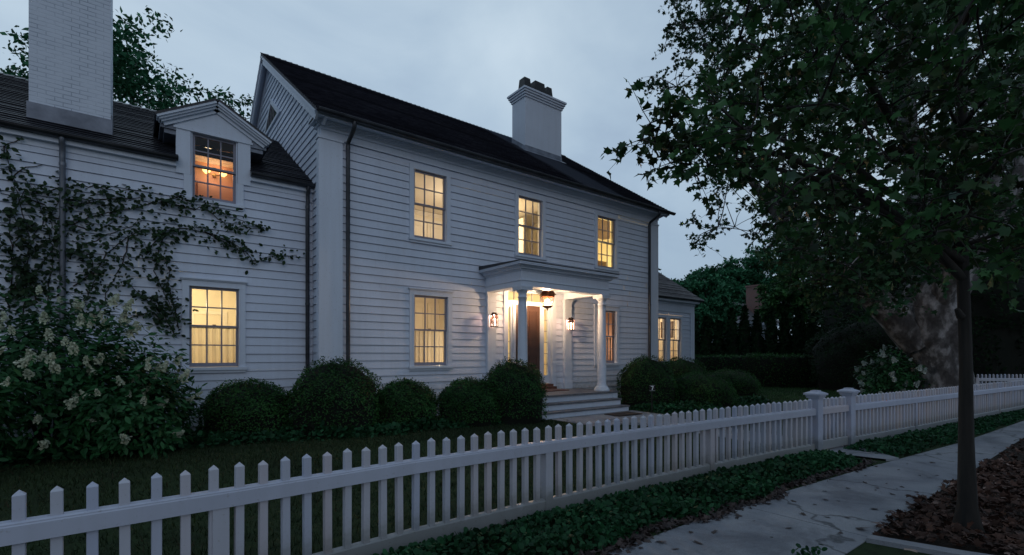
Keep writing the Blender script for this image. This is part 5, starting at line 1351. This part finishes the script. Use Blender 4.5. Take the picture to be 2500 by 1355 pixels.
# ------------------------------------------------------------------ climbing vine
WIDE = (OVAL[0]*[1.55,1,1], OVAL[1])
vt = empty('climbing_vine', (0, YW-.03, gh(11))); tag(vt, 'leafy dark vine spreading over the left wing wall', 'vine')
rng = np.random.default_rng(5); mbv = MB(); LP = []; LS = []
for dens, pts in VINE:
    Q = []
    for (a, b) in zip(pts, pts[1:]):
        m = max(2, int(math.dist(a, b)/.08))
        for i in range(m):
            t = i/m; Q.append((a[0]+(b[0]-a[0])*t + rng.normal(0,.012), a[1]+(b[1]-a[1])*t + rng.normal(0,.012)))
    Q.append(pts[-1])
    n = len(Q)
    mbv.tube([(q[0], YW-.035-.01*sin(i*.7), q[1]) for i, q in enumerate(Q)], [.010*(1-.75*i/n)+.002 for i in range(n)], 5)
    for i, q in enumerate(Q):
        t = i/n
        for _ in range(rng.poisson(6.2*dens*(1.1-.55*t))):
            sp = (.10*(1-.55*t) + .018) * (1.25 if dens >= 1.2 else .7)
            LP.append((q[0]+rng.normal(0, sp), YW-.05-abs(rng.normal(0, .05)), q[1]+rng.normal(0, sp*.9))); LS.append(.088*rng.uniform(.5, 1.25))
mbv.build('stem', M['vinestem'], vt)
LP = np.array(LP)
A = leaf_arrays(LP, np.array(LS), WIDE, rng, normals=np.tile([0,-1,.5], (len(LP),1)), hang=.6)
np_mesh('foliage', [(*A, 0)], M['leaf_vine'], vt)

# ------------------------------------------------------------------ ground cover, grass, leaves
def cover(name, label, region, n, size, hgt, seed, mat='leaf_cover', lumps=2.2, kind='stuff', tmpl=ROUND, up=.9, zoff=0.0):
    rng = np.random.default_rng(seed); P = []
    x0, x1 = region[0], region[1]
    while len(P) < n:
        x = rng.uniform(x0, x1); lo, hi = region[2](x), region[3](x)
        hi = max(hi, lo+.04); y = rng.uniform(lo, hi); e = min(1, (y-lo)/.15, (hi-y)/.38, (x-x0)/.2, (x1-x)/.2)
        L_ = .5 + .5*sin(x*lumps*1.7+1) * cos(y*5+x*.9) + .25*sin(x*7.3+y*3)
        z = hgt * max(.08, e) ** .6 * (.55 + .45*L_) * rng.uniform(.25, 1)
        P.append((x, y, gh(y) + zoff + max(.01, z)))
    o = leaves(name, P, size*rng.uniform(.6, 1.3, n), tmpl, M[mat], None, seed, up=up, hang=.1)
    o.name = name
    return tag(o, label, 'ground cover', kind=kind)
fy = lambda x: along(FP)[0](0)[1]
fx = [p[0] for p in FP]; fyv = [p[1] for p in FP]
fenceY = lambda x: float(np.interp(x, fx, fyv))
rx_ = [p[0] for p in RP]; ryv = [p[1] for p in RP]
edgeY = lambda x: (2.74 if x < 4 else 2.74-.025*(x-4)) + .05*sin(x*2.1) + .04*sin(x*5.3)
cover('ground_cover', 'leafy green ground cover between the left fence and the pavement', (-1.5, 8.62, lambda x: edgeY(x) if x < 7.6 else edgeY(x)-.0, lambda x: fenceY(x)-.05), 17000, .052, .19, 41)
cover('ground_cover', 'leafy green ground cover along the right fence foot', (9.45, 24, lambda x: far(x)+.05+.04*sin(x*3), lambda x: float(np.interp(x, rx_, ryv))-.05), 14000, .052, .19, 42)
cover('ground_cover', 'low leafy border in front of the round shrubs', (-3.5, 7.1, lambda x: 8.95-.13*x+.15*sin(x*1.3) if x < 4 else 8.35-.06*(x-4)-.12*sin(x), lambda x: 10.6 if x < 2.5 else 9.6-.2*(x-2.5)), 9000, .085, .22, 43)
cover('ground_cover', 'low leafy patch around the number sign', (10.45, 15.5, lambda x: 7.15+.12*sin(x*2), lambda x: 8.6), 5000, .085, .20, 44)
def grass(name, label, n, region, seed, h=.05):
    rng = np.random.default_rng(seed)
    x = rng.uniform(region[0], region[1], n); y = rng.uniform(region[2], region[3], n)
    keep = ~((x > 8.6) & (x < 10.05) & (y < 7.0)) & ~((x > 7.3) & (x < 10.4) & (y > 6.8))
    x, y = x[keep], y[keep]; m = len(x)
    P = np.stack([x, y, np.array([gh(v) for v in y])], 1)
    A = leaf_arrays(P, h*rng.uniform(.6, 1.5, m), (np.array([(-.09,0,0),(.09,0,0),(0,1,.2)]), [(0,1,2)]), rng, normals=rng.normal(size=(m,3))*[1,1,.2], tips=np.tile([0,0,1.6],(m,1)), hang=0)
    return tag(np_mesh(name, [(*A, 0)], M['blade'], None), label, 'grass', kind='stuff')
M['blade'] = leafmat('grass_blades', (.012,.026,.010), (.036,.060,.023), .6, .2, .2, (.06,.048,.028), .93)
grass('grass', 'short dark lawn grass between fence and shrubs', 60000, (-2.5, 10.4, 3.75, 9.2), 51)
M['blade'] = leafmat('green_grass_blades', (.022,.060,.020), (.05,.13,.042), .6, .2, .2)
grass('grass', 'greener lawn grass beyond the front walk', 45000, (10.0, 24.0, 3.6, 13.5), 52, .07)

# leaf litter over the verge, and individual fallen leaves on the pavement
rng = np.random.default_rng(61); n = 7000
x = rng.uniform(5.15, 20, n); x = 5.15 + (x-5.15)**1.0 * np.where(rng.random(n) < .55, .35, 1); y = rng.uniform(-.15, 1.62, n)
keep = (x > 5.16 + (1.5-y)*.36) & (y < 1.46 + .14*rng.random(n)*np.sin(x*3)**2 + np.where(x < 7, .08*rng.random(n), 0))
x, y = x[keep], y[keep]; n = len(x)
P = np.stack([x, y, .016 + np.abs(rng.normal(0, .02, n)) + .03*np.exp(-((x-5.6)**2+(y-1.1)**2)/.3)], 1)
A = leaf_arrays(P, .062*rng.uniform(.6, 1.35, n), MAPLE, rng, up=1.3, hang=0)
tag(np_mesh('leaf_litter', [(*A, 0)], M['litter'], None), 'brown fallen leaves covering the verge under the young tree', 'leaf litter', kind='stuff')
rng = np.random.default_rng(62); n = 2600
x = rng.uniform(-1, 8.8, n); y = np.array([edgeY(v) for v in x]) + rng.normal(-.03, .05, n)
P = np.stack([x, y, .008 + np.abs(rng.normal(0, .012, n))], 1)
A = leaf_arrays(P, .05*rng.uniform(.6, 1.3, n), MAPLE, rng, up=1.4, hang=0)
tag(np_mesh('leaf_litter', [(*A, 0)], M['litter_dark'], None), 'dark fallen leaves along the edge of the ground cover', 'leaf litter', kind='stuff')
def curled_leaf(seed):
    rng = np.random.default_rng(seed); T = MAPLE[0].copy(); T[:, 2] += .35*(T[:, 0]**2) + .22*np.maximum(0, T[:, 1]-.5)**2 + rng.normal(0, .02, len(T)) + .04
    me = bpy.data.meshes.new('fallen_leaf'); me.from_pydata([tuple(p) for p in T], [], MAPLE[1])
    me.materials.append(M['litter_dark']); return me
LM = [curled_leaf(70+i) for i in range(5)]
for i, (x, y) in enumerate(LEAFSPOTS):
    o = bpy.data.objects.new('fallen_leaf', LM[i % 5]); C.objects.link(o)
    o.location = (x, y, .006); s_ = rnd.choice((.035,.045,.06,.075,.095))*rnd.uniform(.85,1.2); o.scale = (s_, s_*rnd.uniform(.6,1), s_); o.rotation_euler = (rnd.uniform(-.25,.25), rnd.uniform(-.25,.25), rnd.uniform(0, 6.28))
    tag(o, 'dark curled fallen leaf lying on the pale concrete pavement', 'leaf', 'fallen leaves on the pavement')
me = LM[0].copy(); me.materials.clear(); me.materials.append(M['litter_pale'])
o = bpy.data.objects.new('fallen_leaf', me); C.objects.link(o); o.location = (4.93, 1.20, .04); o.scale = (.12,)*3; o.rotation_euler = (.1, -.1, 2.4)
tag(o, 'large pale star shaped leaf lying by the curb of the verge', 'leaf')
mb = MB(); mb.tube([(8.33,2.52,.012),(8.45,2.50,.02),(8.62,2.51,.014)], [.009,.007,.004], 6)
tag(mb.build('twig', M['bark'], None), 'short dark twig on the pavement beside the ground cover', 'twig')
rng = np.random.default_rng(66)
P = np.stack([rng.normal(4.15,.10,60), rng.normal(1.62,.05,60), .02+.05*rng.random(60)], 1)
tag(leaves('weed', P, .05, ROUND, M['leaf_cover'], None, 66), 'small green weed in the pavement joint at bottom right', 'weed')

# ------------------------------------------------------------------ trees
def limb(mb, a, b, r0, r1, sag=.0, n=6, wob=.06, seed=0):
    R = random.Random(seed); a, b = Vector(a), Vector(b); ln = (b-a).length; pts = []; rad = []
    off = Vector((R.uniform(-1,1), R.uniform(-1,1), R.uniform(-.3,.6))) * ln * wob
    for i in range(n+1):
        t = i/n; p = a.lerp(b, t) + off*sin(pi*t) + Vector((R.uniform(-1,1),R.uniform(-1,1),R.uniform(-1,1)))*ln*.012*(0 < i < n)
        p.z += sag*ln*sin(pi*t); pts.append(p); rad.append(r0 + (r1-r0)*t)
    mb.tube(pts, rad, 8); return pts
def skeleton(mb, nodes_, clumps, r_fac=.5, tip=.006, seed=0, maxlen=3.0):
    """grow twigs: each clump hangs on the nearest already-grown point that lies closer to the trunk"""
    grown = list(nodes_)        # (Vector, radius)
    base = nodes_[0][0]
    for i, c in enumerate(sorted(clumps, key=lambda q: min((Vector(q)-g[0]).length for g in nodes_))):
        c = Vector(c); g = min(grown, key=lambda k: (k[0]-c).length + .25*(1-min(1,k[1]/.05)))
        r = max(tip*1.6, g[1]*r_fac)
        pts = limb(mb, g[0], c, min(r, .09), tip, .06, 5, .08, seed+i)
        grown.append((c, tip*2.2)); grown.append((pts[3], min(r,.09)*.55))

# young street tree with big lobed leaves
yt = empty('young_maple_tree', (6.0, 1.02, 0)); tag(yt, 'slender young street tree with large lobed leaves on the verge', 'tree')
mb = MB()
TP = [(6.0,1.02,-.05),(6.0,1.02,.06),(6.0,1.02,.25),(6.01,1.03,.8),(5.99,1.03,1.5),(6.0,1.05,2.3),(5.98,1.06,3.2),(6.0,1.05,4.6),(5.95,1.1,6.2)]
TR = [.110,.090,.070,.055,.048,.046,.042,.030,.010]
trunk_tube(mb, TP, TR, 24, 5, .06, .35, .06)
mb.tube([(5.93,1.05,1.95),(5.88,1.07,2.02)], [.035,.02], 8)
nd = []
for i in range(5, len(TP)):
    for t in (0, .33, .66):
        if i == len(TP)-1 and t: break
        a = Vector(TP[i]); b = Vector(TP[min(i+1,len(TP)-1)]); nd.append((a.lerp(b, t), .05))
for i, e in enumerate([(4.6,2.3,3.4),(3.9,2.6,3.5),(5.0,2.9,4.0),(4.2,1.6,4.4),(5.2,.2,3.6),(6.6,2.3,3.8),(7.2,1.6,3.1),(7.0,.2,3.4),(5.2,2.4,2.9)]):
    z0 = 2.3 + .16*i
    pts = limb(mb, (5.99, 1.05, z0), e, .042, .014, .12, 7, .05, 300+i)
    nd += [(p, .02) for p in pts[2:]]
skeleton(mb, nd, YOUNG_CLUMPS, .5, .0055, 320)
def twigs(mb, clumps, rng, ntw, length, nleaf, size, r):
    """short side twigs round every clump centre, each carrying its own leaves"""
    P = []; S = []; D = []
    for c in clumps:
        c = np.array(c, float)
        for _ in range(ntw):
            d = rng.normal(size=3); d[2] = d[2]*.6 + .05; d /= np.linalg.norm(d)
            L = length*rng.uniform(.55, 1.25); sag = -.25*L*rng.random()
            pts = [tuple(c + d*L*t + np.array([0, 0, sag*t*t]) + rng.normal(0, .015*L, 3)*(t > 0)) for t in (0, .35, .7, 1)]
            mb.tube(pts, [r, r*.8, r*.6, r*.35], 4, caps=False)
            k = max(2, rng.poisson(nleaf))
            for t in np.concatenate([[1.0], rng.uniform(.2, 1, k-1)]):
                q = c + d*L*t + np.array([0, 0, sag*t*t]); side = rng.normal(size=3)*.9
                P.append(q + side*size*.18); S.append(size*rng.uniform(.5, 1.3)); D.append(d + side)
    return np.array(P), np.array(S), np.array(D)
rng = np.random.default_rng(71)
P, S, D = twigs(mb, YOUNG_CLUMPS, rng, 6, .36, 7.0, .078, .0042)
mb.build('trunk', M['bark'], yt)
def mixed_crown(P, S, D, tmpl, mat, parent, seed, up, hang):
    rng = np.random.default_rng(seed); h = rng.permutation(len(P)); a, b = h[:len(h)*6//10], h[len(h)*6//10:]
    np_mesh('crown', [(*leaf_arrays(P[a], S[a], tmpl, rng, up=up, hang=hang, tips=D[a]), 0), (*leaf_arrays(P[b], S[b], curl(tmpl), rng, up=up, hang=hang, tips=D[b]), 0)], mat, parent)
mixed_crown(P, S, D, MAPLE, M['leaf_young'], yt, 72, .55, .75)

# old plane tree behind the fence
pt = empty('plane_tree', (19.0, 3.75, 0)); tag(pt, 'massive old plane tree with pale mottled trunk behind the right fence', 'tree')
mb = MB()
TT = [(19.05,3.72,-.1),(19.05,3.72,.15),(19.04,3.73,.6),(18.95,3.80,1.3),(18.78,3.93,2.0),(18.70,4.0,2.7),(18.68,4.02,3.2),(18.65,4.05,3.7),(18.65,4.05,3.95)]
trunk_tube(mb, TT, [.88,.78,.70,.68,.76,.82,.74,.50,.12], 40, 9, .05, .25, .12)
big = [((18.45,4.2,1.95),(16.4,6.4,4.4),.48,.24),((18.65,4.05,2.9),(18.2,4.4,8.5),.46,.2),((18.85,3.85,2.7),(20.8,2.4,7.5),.44,.2),((18.55,3.8,2.7),(16.4,2.0,7.0),.34,.14),
       ((16.4,6.4,4.6),(14.2,7.6,7.4),.22,.09),((16.4,6.4,4.6),(16.9,8.2,9.0),.2,.08),((18.3,4.4,8.5),(16.2,5.2,12.5),.2,.07),((18.3,4.4,8.5),(19.4,5.6,13.5),.2,.07),
       ((16.4,2.0,7.0),(13.2,3.6,8.2),.14,.06),((16.4,2.0,7.0),(14.6,1.0,10.0),.13,.05),((20.8,2.4,7.5),(22.4,2.8,11),.2,.06),((16.4,6.4,4.6),(13.9,6.5,5.2),.13,.05)]
nd = []
for i, (a, b, r0, r1) in enumerate(big):
    pts = limb(mb, a, b, r0, r1, .05, 8, .06, 400+i); nd += [(p, .06) for p in pts[2:]]
skeleton(mb, nd, PLANE_CLUMPS, .5, .008, 420)
rng = np.random.default_rng(73); sub = []
tw = MB()
for c in PLANE_CLUMPS:
    for s_ in rng.normal(0, .40, (5, 3)) * [1, 1, .75] + np.array(c):
        sub.append(tuple(s_)); tw.tube([c, tuple((np.array(c)+s_)/2 + rng.normal(0, .04, 3)), tuple(s_)], [.016, .012, .008], 4, caps=False)
P, S, D = twigs(tw, sub, rng, 5, .44, 6.4, .118, .006)
tw.build('twigs', M['bark'], pt)
mb.build('trunk', M['planebark'], pt)
mixed_crown(P, S, D, MAPLE5, M['leaf_plane'], pt, 74, .5, .6)

def bg_tree(x, y, h, r, label, seed, nc=70, per=95, leaf=.2, base=.35, group='background trees', sq=.8, mat='leaf_bg'):
    rng = np.random.default_rng(seed); R = random.Random(seed)
    t = empty('leafy_tree', (x, y, .1)); tag(t, label, 'tree', group)
    cl = []
    while len(cl) < nc:
        p = np.array([R.uniform(-1,1), R.uniform(-1,1), R.uniform(-1,1)]); d = np.linalg.norm(p)
        if d > 1 or d < .35: continue
        cl.append((x + p[0]*r*(1-.25*p[2]), y + p[1]*r, .1 + h*(base+(1-base)/2) + p[2]*h*(1-base)/2*.95))
    mb = MB(); top = .1 + h*.85
    trunk = [(x, y, -.1), (x+.1, y, h*.25), (x-.05, y+.1, h*.5), (x, y, top)]; r0 = h*.022
    mb.tube(trunk, [r0*1.2, r0, r0*.7, r0*.2], 10)
    nd = [(Vector(trunk[1]).lerp(Vector(trunk[3]), k/8), r0*.5) for k in range(9)]
    skeleton(mb, nd, cl, .55, .012, seed)
    mb.build('trunk', M['bark'], t)
    P = []; S = []
    for c in cl:
        for q in range(3):
            s_ = np.array(c) + rng.normal(0, r*.13, 3) * [1, 1, sq]; k = int(per*.6)
            P.append(s_ + rng.normal(0, r*.055, (k, 3)) * [1.2, 1.2, .8]); S.append(1.25*leaf*rng.uniform(.6, 1.3, k))
    leaves('crown', np.concatenate(P), np.concatenate(S), BLADE, M[mat], t, seed+1, up=.7, hang=.3)
bg_tree(-.2, 30.5, 17.6, 5.4, 'tall leafy tree rising behind the wing roof right of the big chimney', 81, 110, 130, .22)
bg_tree(5.6, 31.5, 16.0, 3.2, 'smaller leafy tree just left of the main gable', 82, 70, 120, .20)
bg_tree(-7.6, 25.0, 16.6, 3.6, 'leafy tree behind the wing roof left of the big chimney', 83, 70, 120, .19)
bg_tree(33.5, 27.5, 10.2, 3.0, 'dark leafy tree right behind the side wing roof', 84, 60, 110, .26, mat='leaf_box')
bg_tree(37.8, 22.7, 7.6, 2.7, 'bushy bluish green tree left of the brick chimney', 85, 55, 130, .28)
bg_tree(49, 31.5, 10.6, 4.2, 'rounded pale green tree farthest behind the conifer row', 91, 60, 130, .34)
bg_tree(55.5, 31, 12.4, 5.0, 'tall pale green tree behind the brick chimney house', 86, 60, 130, .38)
bg_tree(61, 28, 15.0, 5.5, 'broad tree between the two neighbour houses', 87, 60, 130, .42)
bg_tree(62, 15, 16.0, 5.5, 'broad tree right of the grey gabled neighbour house', 88, 60, 130, .42)
bg_tree(43.5, 17.8, 8.6, 3.0, 'bushy dark tree between the brick chimney and the grey gable', 89, 50, 120, .28, mat='leaf_box')
bg_tree(47, 8, 13, 5, 'tall dark tree far behind the plane trunk', 90, 60, 130, .36, mat='leaf_box')

# ------------------------------------------------------------------ dusk sky, low soft light, camera
w = bpy.data.worlds.new('World'); scene.world = w; w.use_nodes = True
nt = w.node_tree; bg = nt.nodes['Background']
SUN_EL, SUN_AZ = radians(24), radians(200)
sky = nt.nodes.new('ShaderNodeTexSky'); sky.sky_type = 'NISHITA'; sky.sun_disc = False
sky.sun_elevation = SUN_EL; sky.sun_rotation = SUN_AZ
tc = nt.nodes.new('ShaderNodeTexCoord')
mp = nt.nodes.new('ShaderNodeMapping'); mp.inputs['Scale'].default_value = (1, 1, 1.6); nt.links.new(tc.outputs['Generated'], mp.inputs['Vector'])
n1 = noise(nt, 2.1, 6, mp.outputs['Vector'], .5, .6)
cloud = ramp(nt, n1, [(.28, (2.35,3.12,4.25)), (.46, (3.05,3.98,5.05)), (.58, (3.6,4.55,5.55)), (.74, (4.25,5.2,6.15))])
sx = nt.nodes.new('ShaderNodeSeparateXYZ'); nt.links.new(tc.outputs['Generated'], sx.inputs[0])
hz = ramp(nt, sx.outputs[2], [(.0, (.60,.64,.70)), (.30, (.88,.90,.92)), (.62, (1,1,1)), (1, (.86,.88,.92))])
cloud = mixrgb(nt, 1.0, cloud, hz, 'MULTIPLY')
az = nt.nodes.new('ShaderNodeVectorMath'); az.operation = 'DOT_PRODUCT'; nt.links.new(tc.outputs['Generated'], az.inputs[0]); az.inputs[1].default_value = (.35, .94, 0)
azm = nt.nodes.new('ShaderNodeMath'); azm.operation = 'MULTIPLY_ADD'; nt.links.new(az.outputs['Value'], azm.inputs[0]); azm.inputs[1].default_value = .5; azm.inputs[2].default_value = .5
cloud = mixrgb(nt, 1.0, cloud, ramp(nt, azm.outputs[0], [(.0, (.82,.84,.88)), (.45, (1.0,1.01,1.03)), (.78, (1.35,1.34,1.31)), (1, (1.62,1.58,1.52))]), 'MULTIPLY')
col = mixrgb(nt, .92, sky.outputs[0], cloud)
nt.links.new(col, bg.inputs['Color']); bg.inputs['Strength'].default_value = .10

sl = bpy.data.lights.new('sun', 'SUN'); sl.energy = .12; sl.angle = radians(30); sl.color = (1, .88, .80)
so = bpy.data.objects.new('sun', sl); C.objects.link(so)
# direction matching the sky's sun position
sdir = Vector((sin(SUN_AZ)*cos(SUN_EL), cos(SUN_AZ)*cos(SUN_EL), sin(SUN_EL)))
so.rotation_euler = sdir.to_track_quat('Z', 'Y').to_euler(); so.location = (0, -5, 12)

cam = bpy.data.cameras.new('camera'); co = bpy.data.objects.new('camera', cam); C.objects.link(co)
cam.sensor_width = 36; cam.lens = 17.21; cam.shift_y = .0762; cam.clip_end = 2000; cam.clip_start = .05
co.location = (0, 0, EYE); co.rotation_euler = (radians(90), 0, radians(52.58-90))
scene.camera = co
scene.view_settings.view_transform = 'Standard'; scene.view_settings.look = 'None'
scene.view_settings.exposure = 0; scene.view_settings.gamma = 1
scene.cycles.use_denoising = True
scene.cycles.max_bounces = 8; scene.cycles.diffuse_bounces = 4; scene.cycles.transparent_max_bounces = 12
scene.cycles.sample_clamp_indirect = 6
